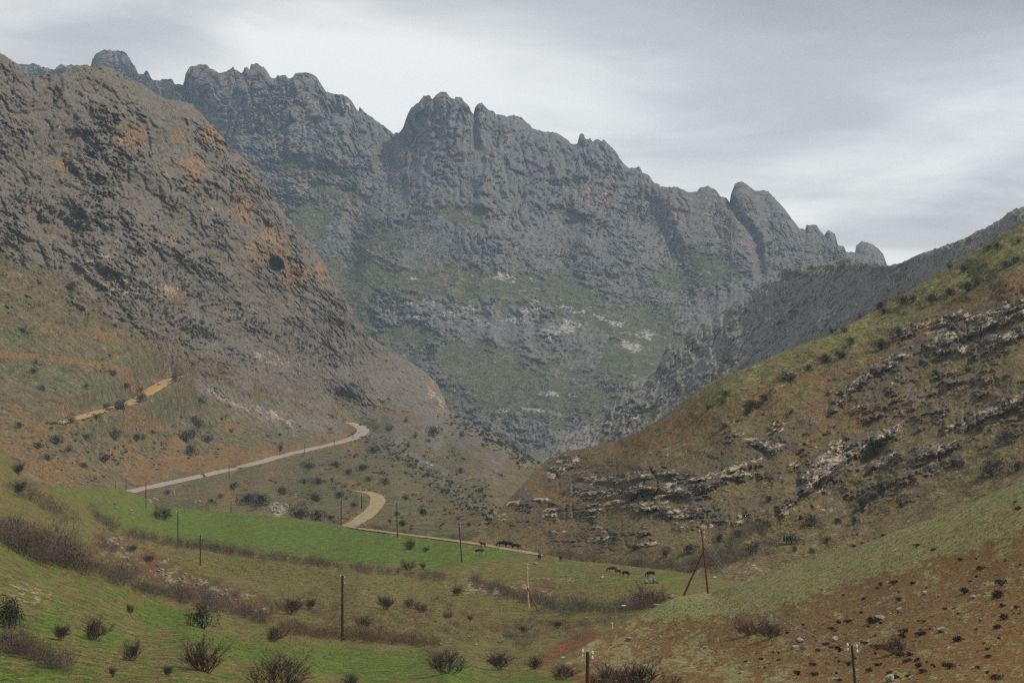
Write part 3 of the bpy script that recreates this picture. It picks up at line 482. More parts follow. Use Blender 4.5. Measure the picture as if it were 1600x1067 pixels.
def g_relief(U, Y, M):
    s = np.clip(M['soil'], 0, 1)
    return 6 * fbm(U / 120, Y / 60, 2, 160) + 6.0 * fbm(U / 30, Y / 12, 4, 161) + (1.5 + 3.5 * s) * fbm(U / 6, Y / 3.4, 3, 163)

# ------------------------------------------------------------------ build the terrain
ROCKG, ROCKD, RUST = (0.20, 0.195, 0.18, 1), (0.105, 0.103, 0.098, 1), (0.25, 0.13, 0.065, 1)
MD = terrain_mat('far_mountain_ground', 1.0, (0.165, 0.145, 0.08, 1), (0.115, 0.125, 0.06, 1), (0.095, 0.125, 0.052, 1), (0.26, 0.19, 0.11, 1), (0.2, 0.15, 0.09, 1), (0.28, 0.258, 0.235, 1), (0.165, 0.156, 0.146, 1), (0.27, 0.18, 0.14, 1), (0.45, 0.41, 0.34, 1), 1.0)
MC = terrain_mat('left_mountain_ground', 0.42, (0.215, 0.165, 0.085, 1), (0.16, 0.138, 0.066, 1), (0.145, 0.145, 0.062, 1), (0.36, 0.215, 0.08, 1), (0.20, 0.115, 0.05, 1), (0.285, 0.245, 0.19, 1), (0.175, 0.152, 0.122, 1), (0.34, 0.205, 0.10, 1), (0.42, 0.345, 0.24, 1), 1.0)
MF = terrain_mat('grey_ridge_ground', 0.42, (0.19, 0.16, 0.085, 1), (0.135, 0.13, 0.06, 1), (0.12, 0.13, 0.05, 1), (0.27, 0.18, 0.09, 1), (0.2, 0.14, 0.08, 1), (0.45, 0.425, 0.375, 1), (0.25, 0.232, 0.205, 1), (0.26, 0.19, 0.13, 1), (0.5, 0.43, 0.38, 1), 1.0)
MB_ = terrain_mat('right_hill_ground', 0.16, (0.235, 0.178, 0.084, 1), (0.175, 0.148, 0.064, 1), (0.20, 0.195, 0.07, 1), (0.30, 0.18, 0.068, 1), (0.18, 0.118, 0.058, 1), (0.235, 0.19, 0.14, 1), (0.095, 0.08, 0.064, 1), (0.215, 0.17, 0.132, 1), (0.55, 0.45, 0.32, 1), 1.0)
MA = terrain_mat('meadow_ground', 0.11, (0.2, 0.155, 0.056, 1), (0.17, 0.16, 0.048, 1), (0.125, 0.175, 0.028, 1), (0.21, 0.12, 0.047, 1), (0.125, 0.074, 0.034, 1), (0.2, 0.155, 0.10, 1), (0.095, 0.074, 0.05, 1), (0.21, 0.095, 0.036, 1), (0.36, 0.28, 0.17, 1), 0.9)
MG = terrain_mat('right_slope_ground', 0.06, (0.29, 0.245, 0.11, 1), (0.265, 0.25, 0.10, 1), (0.23, 0.245, 0.085, 1), (0.27, 0.15, 0.048, 1), (0.15, 0.092, 0.036, 1), (0.16, 0.12, 0.08, 1), (0.10, 0.08, 0.05, 1), RUST, (0.3, 0.24, 0.16, 1), 0.9)

gnd = mesh_np('ground', [(-2600, -250, -4), (2600, -250, -4), (2600, 5600, -4), (-2600, 5600, -4)], [(0, 1, 2, 3)], simple_mat('valley_ground', (0.11, 0.10, 0.05, 1), (0.08, 0.085, 0.04, 1), 0.02))
tag(add('ground', gnd), 'low valley ground lying under the hills and mountains', 'ground', kind='structure')
far = Layer('far_mountain', -160, 1450, 2.0, 1.95, D_TOP, D_BOT, D_CTRL, d_relief, d_masks, MD, 'jagged grey rock mountain with towers along its skyline, hazy in the distance', 'mountain', edge=(30, 6), dip=8)
left = Layer('left_mountain', -160, 880, 1.75, 1.65, C_TOP, C_BOT, C_CTRL, c_relief, c_masks, MC, 'brown rocky mountainside with a cave, roads crossing its lower slope', 'mountain', roads=[(R_MAIN, 9.0), (R_DIRT, 9.0), (R_TRACK, 5.0)], edge=(18, 8), dip=26)
ridge = Layer('grey_ridge', 770, 1760, 1.7, 1.7, F_TOP, F_BOT, F_CTRL, f_relief, f_masks, MF, 'grey craggy ridge behind the grassy right hill', 'ridge', edge=(14, 7), dip=-35)
hill = Layer('right_hill', 720, 1760, 1.6, 1.6, B_TOP, B_BOT, B_CTRL, b_relief, b_masks, MB_, 'brown hill with pale layered rock ledges and a green crest', 'hill', edge=(4, 8), dip=-14)
mead = Layer('meadow_ground', -160, 1200, 2.6, 2.2, A_TOP, A_BOT, A_CTRL, a_relief, a_masks, MA, 'green meadows and brown banks on the valley floor', 'meadow', edge=(0, 8), apron=True, back=0.12, dip=10)
slope = Layer('right_slope', 810, 1860, 2.4, 2.1, G_TOP, G_BOT, G_CTRL, g_relief, g_masks, MG, 'near hillside, pale grass above and orange-brown earth below', 'slope', edge=(0, 8), apron=True, back=0.12, dip=-14)
M_ASPH = simple_mat('pale_road', (0.36, 0.31, 0.25, 1), (0.28, 0.245, 0.2, 1), 0.3)
M_DIRT = simple_mat('orange_dirt', (0.46, 0.28, 0.115, 1), (0.34, 0.2, 0.085, 1), 0.2)
M_TRK = simple_mat('beige_track', (0.36, 0.27, 0.165, 1), (0.2, 0.17, 0.085, 1), 0.5)
road_mesh('road', left, 0, M_ASPH, 'pale winding road climbing round the foot of the left mountain')
road_mesh('dirt_road', left, 1, M_DIRT, 'orange dirt road on the slope high above the pale road', taper=True)
road_mesh('farm_track', left, 2, M_TRK, 'curved beige farm track dropping to the top of the green field')
keep = mead.P.copy(); mead.P0 = keep.copy(); mead.road_lines.append(mead.flatten(R_FIELD, 3.0)); mead.P = keep
road_mesh('field_track', mead, 0, M_TRK, 'thin beige track running along the top edge of the green field', lift=0.42, taper=True)

# ------------------------------------------------------------------ plants, stones: prototypes
R = random.Random(11)
def unit(v): v = np.asarray(v, float); return v / (np.linalg.norm(v) + 1e-9)
def ribbon(V, T, pts, w0, w1):
    d = unit(pts[-1] - pts[0]); s = unit(np.cross(d, [R.uniform(-1, 1), R.uniform(-1, 1), R.uniform(-.3, .3)])); n = len(pts); b = len(V)
    for k, p in enumerate(pts):
        w = (w0 + (w1 - w0) * k / (n - 1)) / 2; V.append(p - s * w); V.append(p + s * w)
    for k in range(n - 1):
        a = b + 2 * k; T.append((a, a + 1, a + 3)); T.append((a, a + 3, a + 2))
def spike(V, T, p, d, l, w):
    s = unit(np.cross(d, [R.uniform(-1, 1), R.uniform(-1, 1), R.uniform(-1, 1)])) * w / 2; b = len(V)
    V += [p - s, p + s, p + d * l]; T.append((b, b + 1, b + 2))
def twig_shrub(nst, spread, kids, wst=0.016):
    """bare shrub of unit height: forking stems that end in a haze of fine twigs"""
    SV, ST, TV, TT = [], [], [], []
    def grow(p, d, l, w, lev):
        m = p + d * l * .5 + np.array([R.gauss(0, .06), R.gauss(0, .06), 0]) * l; q = m + unit(d + np.array([R.gauss(0, .2), R.gauss(0, .2), .12])) * l * .5
        if lev < 2: ribbon(SV, ST, [p, m, q], w, w * .6)
        else: ribbon(TV, TT, [p, m, q], w, w * .5)
        e = unit(q - m)
        for _ in range(kids[lev]):
            f = unit(e + np.array([R.gauss(0, .5), R.gauss(0, .5), R.gauss(.12, .3)])); b = p + (m - p) * R.uniform(.5, 1) if R.random() < .4 else m + (q - m) * R.random()
            if lev == 2: spike(TV, TT, b, f, l * R.uniform(.5, .95), .0085)
            else: grow(b, f, l * R.uniform(.55, .85), w * .6, lev + 1)
    for _ in range(nst):
        a = R.uniform(0, 2 * math.pi); til = spread * math.sqrt(R.random()); d = np.array([math.cos(a) * math.sin(til), math.sin(a) * math.sin(til), math.cos(til)])
        grow(np.array([R.gauss(0, .08), R.gauss(0, .08), -.03]), d, R.uniform(.3, .5), wst, 0)
    return np.array(SV), np.array(ST), np.array(TV), np.array(TT)
def lumpy_shrub(n, flat, leaf, lumps=9, stems=True):
    V, T = [], []; cs = []
    for _ in range(lumps):
        a = R.uniform(0, 6.28); r = R.uniform(0, .45); cs.append((np.array([r * math.cos(a), r * math.sin(a), R.uniform(.18, .62) * (1 - .5 * r)]), R.uniform(.13, .32)))
    for _ in range(n):
        c, r = R.choice(cs); d = unit([R.gauss(0, 1), R.gauss(0, 1), R.gauss(0.15, 1)]); p = c + d * r * R.uniform(.35, 1.05) ** .6
        p[2] = max(p[2], 0.0) * flat
        e = unit([R.gauss(0, 1), R.gauss(0, 1), R.gauss(0.4, 1)]); spike(V, T, p, e, leaf * R.uniform(.7, 1.5), leaf * R.uniform(.35, .8))
    if stems:
        for _ in range(10):
            c, r = R.choice(cs); ribbon(V, T, [np.array([R.gauss(0, .04), R.gauss(0, .04), -.04]), c * np.array([.5, .5, .5]), c * np.array([1, 1, flat])], .03, .012)
    return np.array(V), np.array(T)
def boulder(kind, seed):
    bm = bmesh.new(); bmesh.ops.create_icosphere(bm, subdivisions=3, radius=1.0); rs = np.random.RandomState(seed)
    v = np.array([x.co[:] for x in bm.verts])
    for _ in range(14):
        nrm = unit(rs.normal(size=3)); h = rs.uniform(.5, .86); dd = v @ nrm; o = dd > h; v[o] -= np.outer(dd[o] - h, nrm)
    v *= dict(round=(1, .9, .8), slab=(1.5, .9, .5), tall=(.75, .7, 1.2))[kind]; v += rs.normal(size=v.shape) * .018; v[:, 2] += .35
    t = np.array([[x.index for x in f.verts] for f in bm.faces]); bm.free(); return v * 0.5, t
def mtri(name, V, T, mat): return mesh_np(name, V, T, mat)
M_TW = [simple_mat('purple_brown_twigs', (0.085, 0.06, 0.05, 1), (0.14, 0.10, 0.085, 1), 3, rnd=0.5), simple_mat('red_brown_twigs', (0.13, 0.072, 0.042, 1), (0.19, 0.11, 0.065, 1), 3, rnd=0.5)]
M_STEM = simple_mat('dark_bark', (0.05, 0.038, 0.03, 1), (0.085, 0.065, 0.05, 1), 6)
M_DK = simple_mat('dark_scrub_leaf', (0.05, 0.046, 0.036, 1), (0.10, 0.085, 0.062, 1), 4, rnd=0.8)
M_EV = simple_mat('evergreen_leaf', (0.025, 0.038, 0.024, 1), (0.045, 0.062, 0.035, 1), 4, rnd=0.3)
M_TUS = simple_mat('dark_tussock_twigs', (0.032, 0.027, 0.02, 1), (0.06, 0.046, 0.03, 1), 4, rnd=0.5)
M_ST = simple_mat('grey_boulder_stone', (0.36, 0.33, 0.28, 1), (0.22, 0.20, 0.17, 1), 3.0, rnd=0.4, bump=0.6)
M_SLAB = simple_mat('pale_layered_stone', (0.48, 0.40, 0.28, 1), (0.19, 0.155, 0.11, 1), 2.2, rnd=0.8, bump=0.8)
TW = []
for k in range(4):
    sv, st, tv, tt = twig_shrub((16, 20, 13, 24)[k], (0.8, 1.05, 0.6, 1.2)[k], ((4, 4, 6), (4, 3, 7), (5, 4, 6), (3, 4, 6))[k])
    TW.append((mtri('shrub_stems', sv, st, M_STEM), [mtri('shrub_twigs', tv, tt, m) for m in M_TW], (sv, st, tv, tt)))
DKV = [lumpy_shrub(900, (1.0, .8, .65, .9)[k], .062) for k in range(4)]
DK = [mtri('dark_shrub', v, t, M_DK) for v, t in DKV]
EV = mtri('evergreen_shrub', *lumpy_shrub(1500, 1.0, .05, 8), M_EV)
TUSV = [lumpy_shrub(320, .62, .11, 7, True) for k in range(3)]
TUS = [mtri('tussock', v, t, M_TUS) for v, t in TUSV]
BLV = [boulder(('round', 'slab', 'tall', 'round', 'slab')[k], 40 + k) for k in range(5)]
BL = [mtri('boulder', v, t, M_ST) for v, t in BLV]; SL = [mtri('rock_slab', v, t, M_SLAB) for v, t in BLV]

def put(o, p, sc, rz=None, sink=0.0):
    o.location = (float(p[0]), float(p[1]), float(p[2]) - sink); o.scale = sc if isinstance(sc, tuple) else (sc, sc, sc)
    o.rotation_euler = (0, 0, R.uniform(0, 6.28) if rz is None else rz); return o
ORD = ['nearest', 'second nearest', 'third nearest', 'fourth nearest', 'fifth nearest', 'sixth nearest', 'seventh nearest', 'eighth nearest', 'ninth nearest', 'tenth nearest', 'eleventh nearest', 'twelfth nearest']
def single_out(items, noun, marks):
    """items = (object, px, py); each gets the closest landmark, the side it is on and its rank there"""
    by = {}
    for o, x, y in items:
        m = min(marks, key=lambda q: math.hypot(q[1] - x, q[2] - y)); dx, dy = x - m[1], y - m[2]
        side = ('right of' if dx > 0 else 'left of') if abs(dx) > abs(dy) else ('below' if dy > 0 else 'above')
        by.setdefault((m[0], side), []).append((math.hypot(dx, dy), o))
    for (m, side), l in by.items():
        l.sort(key=lambda q: q[0])
        for k, (_, o) in enumerate(l): o['label'] = f'{noun} {side} {m}' if len(l) == 1 else f'{noun} {side} {m}, {ORD[min(k, 11)]} to it'
def ppm(p): return F / float(p[1])                      # photo pixels per metre at a point
def big_shrub(lay, px, py, h, label, group, v=None, red=0, wide=1.0, lean=0.0):
    p = lay.at(px, py); s = h / ppm(p); k = R.randrange(4) if v is None else v
    e = bpy.data.objects.new('shrub', None); C.objects.link(e); e.empty_display_size = 0.3; put(e, p, (s * wide, s * wide, s), sink=0.03 * s); e.rotation_euler[1] = lean
    add('stem', TW[k][0], e); add('twig', TW[k][1][red], e); return tag(e, label, 'shrub', group)
def dark_shrub(lay, px, py, w, label, group, me=None, name='shrub', cat='shrub'):
    p = lay.at(px, py); s = w / ppm(p) / 1.05; o = add(name, me or R.choice(DK))
    put(o, p, (s * R.uniform(.8, 1.25), s * R.uniform(.7, 1.2), s * R.uniform(.95, 1.35)), sink=0.05 * s); return tag(o, label, cat, group)
def stone(lay, px, py, w, label, group=None, k=None, sz=1.0, name='boulder', cat='boulder'):
    p = lay.at(px, py); s = w / ppm(p); o = add(name, BL[R.randrange(5) if k is None else k]); put(o, p, (s, s, s * 1.25 * sz), sink=0.02 * s); return tag(o, label, cat, group)
def scatter(name, protos, items, mat, label, cat):
    """one mesh for growth nobody could count; items = (point, size, height factor)"""
    VV, TT, b = [], [], 0
    for p, s, hf in items:
        v, t = protos[R.randrange(len(protos))]; a = R.uniform(0, 6.28); c, sn = math.cos(a) * s, math.sin(a) * s
        w = np.stack([v[:, 0] * c - v[:, 1] * sn + p[0], v[:, 0] * sn + v[:, 1] * c + p[1], v[:, 2] * s * hf + p[2] - 0.05 * s], 1)
        VV.append(w); TT.append(t + b); b += len(v)
    o = add(name, mesh_np(name, np.concatenate(VV), np.concatenate(TT), mat)); return tag(o, label, cat, kind='stuff')
def along(lay, pts, n, jit, hpx, sd=0.35):
    out = []
    seg = [math.hypot(c - a, d - b) for (a, b), (c, d) in zip(pts[:-1], pts[1:])]; tot = sum(seg)
    for _ in range(n):
        t = R.uniform(0, tot); k = 0
        while t > seg[k] and k < len(seg) - 1: t -= seg[k]; k += 1
        f = t / seg[k]; x = pts[k][0] + (pts[k + 1][0] - pts[k][0]) * f; y = pts[k][1] + (pts[k + 1][1] - pts[k][1]) * f
        p = lay.at(x + R.gauss(0, jit), y + R.gauss(0, jit * .45)); h0 = hpx[0] + (hpx[1] - hpx[0]) * (k + f) / len(seg)
        out.append((p, max(.25, R.gauss(1, sd)) * h0 / ppm(p), 1.0))
    return out
def in_blobs(lay, bl, n, wpx, test=None):
    out = []
    while len(out) < n:
        cx, cy, rx, ry, *a = R.choice(bl); a = math.radians(a[0]) if a else 0
        x0, y0 = R.gauss(0, rx * .7), R.gauss(0, ry * .7); x = cx + x0 * math.cos(a) - y0 * math.sin(a); y = cy + x0 * math.sin(a) + y0 * math.cos(a)
        yt = np.interp(x, np.arange(lay.nc) * lay.du + lay.u0, lay.yt)
        if y < yt + 3 or (test and not test(x, y)): continue
        p = lay.at(x, y); out.append((p, R.uniform(*wpx) / ppm(p), R.uniform(.6, 1.0)))
    return out
def clumps(lay, bl, n, wpx, per=(3, 16), rad=9):
    out = []
    for p0, _, _ in in_blobs(lay, bl, n, wpx):
        m = ppm(p0); x0 = 800 + p0[0] / p0[1] * F; y0 = HZ - (p0[2] - CZ) / p0[1] * F
        for _k in range(R.randint(*per)):
            x = x0 + R.gauss(0, rad); y = y0 + R.gauss(0, rad * .5) + (x - x0) * .2
            if y < np.interp(x, np.arange(lay.nc) * lay.du + lay.u0, lay.yt) + 2: continue
            p = lay.at(x, y); out.append((p, wpx[0] + (wpx[1] - wpx[0]) * R.random() ** 2.2, R.uniform(.5, .95))); out[-1] = (p, out[-1][1] / ppm(p), out[-1][2])
    return out
def thin(v, t, n): return v, t[np.random.RandomState(3).permutation(len(t))[:n]]
def compact(v, t):
    u, inv = np.unique(t, return_inverse=True); return v[u], inv.reshape(t.shape)
twl = []
for k in range(4):
    sv, st, tv, tt = TW[k][2]; V = np.concatenate([sv, tv]); T = np.concatenate([st, tt + len(sv)]); twl.append(compact(*thin(V, T, 420)))
dkl = [compact(*thin(v, t, 150)) for v, t in DKV]; dkf = [compact(v * 1.0, t[:24]) for v, t in [lumpy_shrub(24, .8, .4, 4, False) for _ in range(4)]]
tul = [compact(*thin(v, t, 60)) for v, t in TUSV]; bll = []
for k in range(3):
    bm = bmesh.new(); bmesh.ops.create_icosphere(bm, subdivisions=1, radius=.5)
    v = np.array([x.co[:] for x in bm.verts]) * [1, .8, .6] * np.random.RandomState(k).uniform(.7, 1.15, (12 if len(bm.verts) == 12 else len(bm.verts), 1)); t = np.array([[x.index for x in f.verts] for f in bm.faces]); bm.free(); bll.append((v, t))
S_DK = stuff_mat('far_dark_scrub', (0.06, 0.06, 0.045, 1), (0.10, 0.092, 0.065, 1), 0.05)
S_TW = stuff_mat('thicket_twigs', (0.10, 0.076, 0.058, 1), (0.21, 0.165, 0.13, 1), 0.4)
S_RE = stuff_mat('dry_reed', (0.17, 0.10, 0.06, 1), (0.22, 0.15, 0.10, 1), 0.25)
S_TU = stuff_mat('dark_tufts', (0.04, 0.033, 0.022, 1), (0.075, 0.058, 0.034, 1), 0.5)
S_ST = stuff_mat('loose_stones', (0.36, 0.31, 0.23, 1), (0.2, 0.165, 0.12, 1), 1.0)

# ------------------------------------------------------------------ rock slabs set into the ledges (pieces of the hill)
def slabs(lay, lines, step, L, H, me=SL, name='rock_slab'):
    for l in lines:
        for (a, b), (c, d) in zip(l[:-1], l[1:]):
            n = max(1, int(math.hypot(c - a, d - b) / step))
            for k in range(n):
                if R.random() < 0.3: continue
                f = (k + R.random() * .7) / n; p = lay.at(a + (c - a) * f, b + (d - b) * f + R.gauss(0, 4.0)); q = lay.at(c, d); q0 = lay.at(a, b); m = ppm(p)
                o = add(name, me[R.choice((1, 4, 1, 4, 0))], lay.o); ln = R.uniform(*L) / m; h = R.uniform(*H) / m
                o.location = (float(p[0]), float(p[1]), float(p[2]) - h * .35); o.scale = (ln / 1.5, ln * R.uniform(.5, .8), h * 2)
                o.rotation_euler = (R.gauss(0, .12), -math.atan2(float(q[2] - q0[2]), math.hypot(*(q - q0)[:2])) * .8 + R.gauss(0, .1), math.atan2(float(q[1] - q0[1]), float(q[0] - q0[0])) * .6 + R.gauss(0, .25))
slabs(hill, LEDGES, 8, (5, 16), (1.6, 4.2))
slabs(left, [[(270, 592), (330, 612), (400, 640), (470, 662), (530, 684)], [(650, 712), (700, 745), (760, 790)], [(640, 690), (700, 725)]], 11, (6, 13), (2.5, 5))

# ------------------------------------------------------------------ growth too dense to count
def d_ok(x, y): return True
scatter('mountain_scrub', dkf, in_blobs(far, D_SCRUB, 3600, (1.4, 4.2)) + in_blobs(far, [(720, 560, 260, 90), (850, 640, 120, 60), (520, 300, 120, 60), (800, 380, 250, 40)], 1800, (1.2, 2.8)), S_DK, 'dark scrub dotted over the slopes of the far mountain', 'scrub')
scatter('mountainside_scrub', dkf, sum([along(left, l, 300, 12, (3.5, 5.0), .5) for l in C_SCRUB], []) + in_blobs(left, [(150, 600, 180, 80, 10), (300, 700, 200, 50), (650, 720, 120, 40, 30), (450, 560, 140, 40, 20), (60, 470, 90, 60), (700, 790, 70, 40, 30), (150, 700, 110, 40)], 350, (1.8, 4)) + clumps(left, [(150, 610, 170, 70, 10), (300, 700, 200, 50), (650, 720, 110, 40, 30), (450, 570, 140, 40, 20), (520, 770, 120, 30, 15), (700, 790, 70, 40, 30), (150, 700, 110, 30)], 120, (2, 8)), S_DK, 'dark scrub speckling the brown left mountainside', 'scrub')
scatter('ridge_scrub', dkf, in_blobs(ridge, [(1200, 520, 160, 60, -35), (980, 680, 80, 40, -35), (1400, 430, 120, 20, -20)], 500, (1.8, 4)), S_DK, 'small dark scrub on the grey craggy ridge', 'scrub')
scatter('hill_scrub', tul, in_blobs(hill, [(1080, 660, 130, 40, -20), (1250, 590, 120, 30, -20), (1000, 830, 160, 40), (1300, 800, 120, 60, -20), (1500, 480, 120, 30, -20), (1520, 700, 90, 60)], 500, (2.5, 6)) + clumps(hill, [(1080, 660, 130, 40, -20), (1250, 590, 120, 30, -20), (1300, 800, 120, 60, -20), (1530, 720, 90, 50), (1430, 500, 120, 26, -25), (1200, 840, 80, 30), (1360, 770, 40, 40)], 110, (3, 13)), S_TU, 'small dark tufts scattered over the brown right hill', 'scrub')
scatter('foot_thicket', twl, along(hill, [(860, 868), (920, 876), (990, 884), (1060, 890), (1130, 880), (1200, 862)], 150, 9, (17, 22)) + along(hill, [(1100, 880), (1150, 850), (1190, 820)], 80, 12, (16, 18)), S_TW, 'bare purple-brown thicket along the foot of the right hill', 'thicket')
scatter('gully_thicket', twl, along(mead, [(0, 842), (50, 868), (110, 888)], 90, 9, (52, 46), .45) + along(mead, [(110, 888), (160, 900), (200, 908)], 50, 9, (36, 28), .45) + along(mead, [(185, 914), (230, 926), (280, 938)], 56, 6, (28, 26), .4) + along(mead, [(280, 938), (330, 952), (420, 974)], 64, 6, (26, 28), .4) + along(mead, [(150, 850), (180, 866)], 12, 6, (24, 22), .4) + along(mead, [(20, 770), (80, 800), (130, 830)], 26, 8, (30, 30)), S_TW, 'tall bare thicket filling the gully above the near meadow', 'thicket')
scatter('hedge_thicket', twl, along(mead, [(145, 805), (180, 832), (250, 850), (330, 860), (420, 874), (520, 886), (600, 896), (690, 906)], 260, 4, (18, 15)), S_TW, 'low bare hedge along the lower edge of the bright green field', 'hedge')
scatter('stream_thicket', twl, along(mead, [(735, 908), (800, 932), (870, 952), (940, 958), (1000, 952), (1040, 940)], 190, 5, (17, 26)) + along(mead, [(880, 985), (930, 975), (980, 966)], 30, 5, (15, 15)), S_TW, 'dark bare bushes lining the stream below the pasture', 'thicket')
scatter('near_thicket', twl, along(mead, [(0, 1012), (40, 1024), (80, 1040), (105, 1050)], 60, 6, (42, 36)), S_TW, 'bare brown thicket at the lower left edge of the meadow', 'thicket')
scatter('bank_brush', twl, in_blobs(mead, [(470, 950, 50, 14), (600, 960, 90, 14), (700, 990, 90, 10), (800, 1000, 60, 10), (850, 975, 50, 10), (330, 925, 60, 14, 16)], 230, (8, 24)), S_TW, 'leafless brush scattered over the brown banks behind the near meadow', 'brush')
scatter('reed_bed', twl, along(mead, [(440, 988), (520, 996), (600, 1004), (680, 1010)], 170, 5, (22, 22)), S_RE, 'pinkish dry reeds along the gully behind the near meadow', 'reeds')
scatter('track_thicket', twl, along(left, [(560, 826), (640, 838), (720, 848), (780, 850)], 90, 7, (11, 13)), S_TW, 'bare bushes along the track behind the bright green field', 'thicket')
scatter('slope_tufts', tul, in_blobs(slope, [(1450, 1000, 150, 60), (1300, 1010, 120, 40), (1560, 930, 70, 60), (1100, 1020, 110, 35)], 900, (3, 9)), S_TU, 'small dark tufts on the orange-brown near slope', 'tufts')
scatter('meadow_tufts', tul, in_blobs(mead, [(560, 960, 140, 26), (280, 910, 110, 26, 18), (120, 960, 110, 50), (700, 985, 120, 16), (420, 1010, 260, 30), (300, 985, 220, 40)], 900, (2, 6)), S_TU, 'small dark tufts over the meadow and its banks', 'tufts')
scatter('loose_stones', bll, in_blobs(slope, [(1400, 990, 160, 60), (1300, 960, 120, 30), (1080, 940, 50, 10), (1020, 1000, 60, 20), (1500, 930, 90, 50)], 900, (1.6, 5.5)) + in_blobs(mead, [(280, 905, 80, 20, 18), (800, 922, 60, 8), (60, 930, 60, 30), (690, 1000, 60, 8), (200, 980, 160, 50), (870, 905, 40, 8)], 360, (1.6, 4)) + in_blobs(hill, [(1000, 770, 150, 30), (1300, 720, 120, 50, -40), (1480, 560, 130, 50, -20)], 700, (1.5, 4)), S_ST, 'pale loose stones scattered over the slopes and banks', 'stones')

def tuft(n=5):
    V, T = [], []
    for _ in range(n): spike(V, T, np.array([R.gauss(0, .2), R.gauss(0, .2), -.05]), unit([R.gauss(0, .35), R.gauss(0, .35), 1]), R.uniform(.6, 1.1), .22)
    return np.array(V), np.array(T)
tfs = [tuft() for _ in range(5)]
S_GR = stuff_mat('dry_grass_blades', (0.22, 0.18, 0.085, 1), (0.155, 0.155, 0.055, 1), 0.12)
scatter('dry_grass', tfs, in_blobs(mead, [(250, 960, 240, 60, 10), (550, 1030, 260, 40, 6), (150, 1040, 170, 30), (600, 960, 200, 30), (420, 890, 160, 20, 10), (900, 930, 140, 30)], 14000, (1.6, 3.6)) + in_blobs(slope, [(1300, 920, 200, 36, -18), (1500, 850, 150, 40, -20), (1350, 1000, 220, 60), (1080, 970, 100, 40)], 9000, (1.8, 3.8)), S_GR, 'short dry grass tufts over the near meadow and right slope', 'grass')

# ------------------------------------------------------------------ shrubs one can tell apart
NEAR = [(318, 1048, 72, 0, 1.0, 'spreading bare shrub in the near meadow, largest on the left half'), (432, 1078, 80, 0, 1.1, 'tall bare shrub cut by the bottom edge left of centre'), (205, 1032, 46, 0, .9, 'vase-shaped bare shrub standing alone in the near meadow'),
        (146, 1000, 48, 0, 1.0, 'upright bare shrub above the thicket in the lower left meadow'), (427, 1003, 34, 0, 1.0, 'small rounded bare shrub at the near meadow edge, left of the dark pole'), (700, 1052, 52, 0, 1.1, 'leaning bare shrub at the far right end of the near meadow'),
        (782, 1046, 42, 0, 1.3, 'broad bare shrub right of the leaning one at the gully'), (836, 1045, 28, 0, 1.2, 'low bare shrub beside the red earth bank'), (548, 1074, 32, 0, 1.1, 'bare shrub top at the bottom edge below the dark pole'),
        (992, 1082, 72, 0, 1.1, 'tall thin bare shrub right of the insulator post'), (948, 1075, 50, 0, 1.2, 'dense bare shrub just right of the insulator post'), (1050, 1085, 46, 1, .9, 'orange dry shrub at the bottom edge under the right slope'),
        (878, 1062, 34, 0, 1.2, 'bare shrub just left of the insulator post'), (95, 1000, 36, 0, 1.2, 'brown bare shrub beside the dark evergreen bush'), (176, 1058, 26, 0, .7, 'thin twiggy shrub in the lower left corner meadow'),
        (262, 1056, 24, 0, 1.0, 'small twiggy shrub between the vase-shaped and the spreading shrub'), (203, 958, 22, 0, .7, 'thin bare sapling on the bright strip of near meadow'), (1172, 992, 34, 0, 1.6, 'wide dark bare bush on the orange slope under the wires'),
        (1206, 996, 34, 0, 1.3, 'bare bush beside the tall boulder under the wires'), (1400, 1020, 34, 0, 1.4, 'bare bush low on the orange slope right of the leaning post'), (1010, 948, 46, 0, 1.1, 'big bare bush below the cairn at the end of the stream thicket')]
for px, py, h, red, wd, lab in NEAR: big_shrub(mead if px < 1100 and px != 1050 else slope, px, py, h, lab, 'large bare shrubs near the viewer', red=red, wide=wd)
for px, py, h, lab in [(255, 812, 30, 'leafless bush leaning on the edge of the green field by the second pole'), (455, 960, 40, 'bare bush on the brown bank left of the dark pole'), (484, 952, 26, 'small bare bush between brown bank and dark pole'), (603, 952, 32, 'largest dark bush on the slope right of the dark pole'),
                       (570, 978, 24, 'rounded bush low on the slope right of the dark pole'), (642, 950, 22, 'bush on the slope below the middle meadow, left of a twin'), (660, 956, 20, 'bush on the slope below the middle meadow, right of a twin'), (714, 930, 22, 'bush at the lower edge of the middle meadow'),
                       (637, 890, 20, 'bush in the lower edge of the bright green field'), (661, 888, 14, 'small bush right of another in the bright green field'), (640, 858, 22, 'bush beside the pole at the top of the green field'), (665, 862, 12, 'low bush right of the pole in the green field'),
                       (818, 988, 18, 'small bush on the slope above the red earth bank'), (870, 982, 20, 'dark bush at the top of the red earth bank'), (735, 970, 14, 'small bush below the middle meadow, left of pale pole'), (700, 965, 14, 'small bush on the brown slope below the middle meadow'),
                       (230, 880, 22, 'dark shrub on top of the rocky brown bank'), (205, 862, 18, 'shrub at the upper end of the rocky brown bank'), (28, 740, 26, 'dark bush on the green rise at the left edge'), (30, 772, 30, 'bush below another on the green rise at the left edge')]:
    big_shrub(mead, px, py, h, lab, 'bare shrubs among the meadows', wide=1.15)
dark_shrub(mead, 14, 980, 60, 'dark evergreen bush at the left edge of the meadow', None, EV); dark_shrub(mead, 316, 982, 50, 'dense dark bush on the near meadow edge', None, EV)
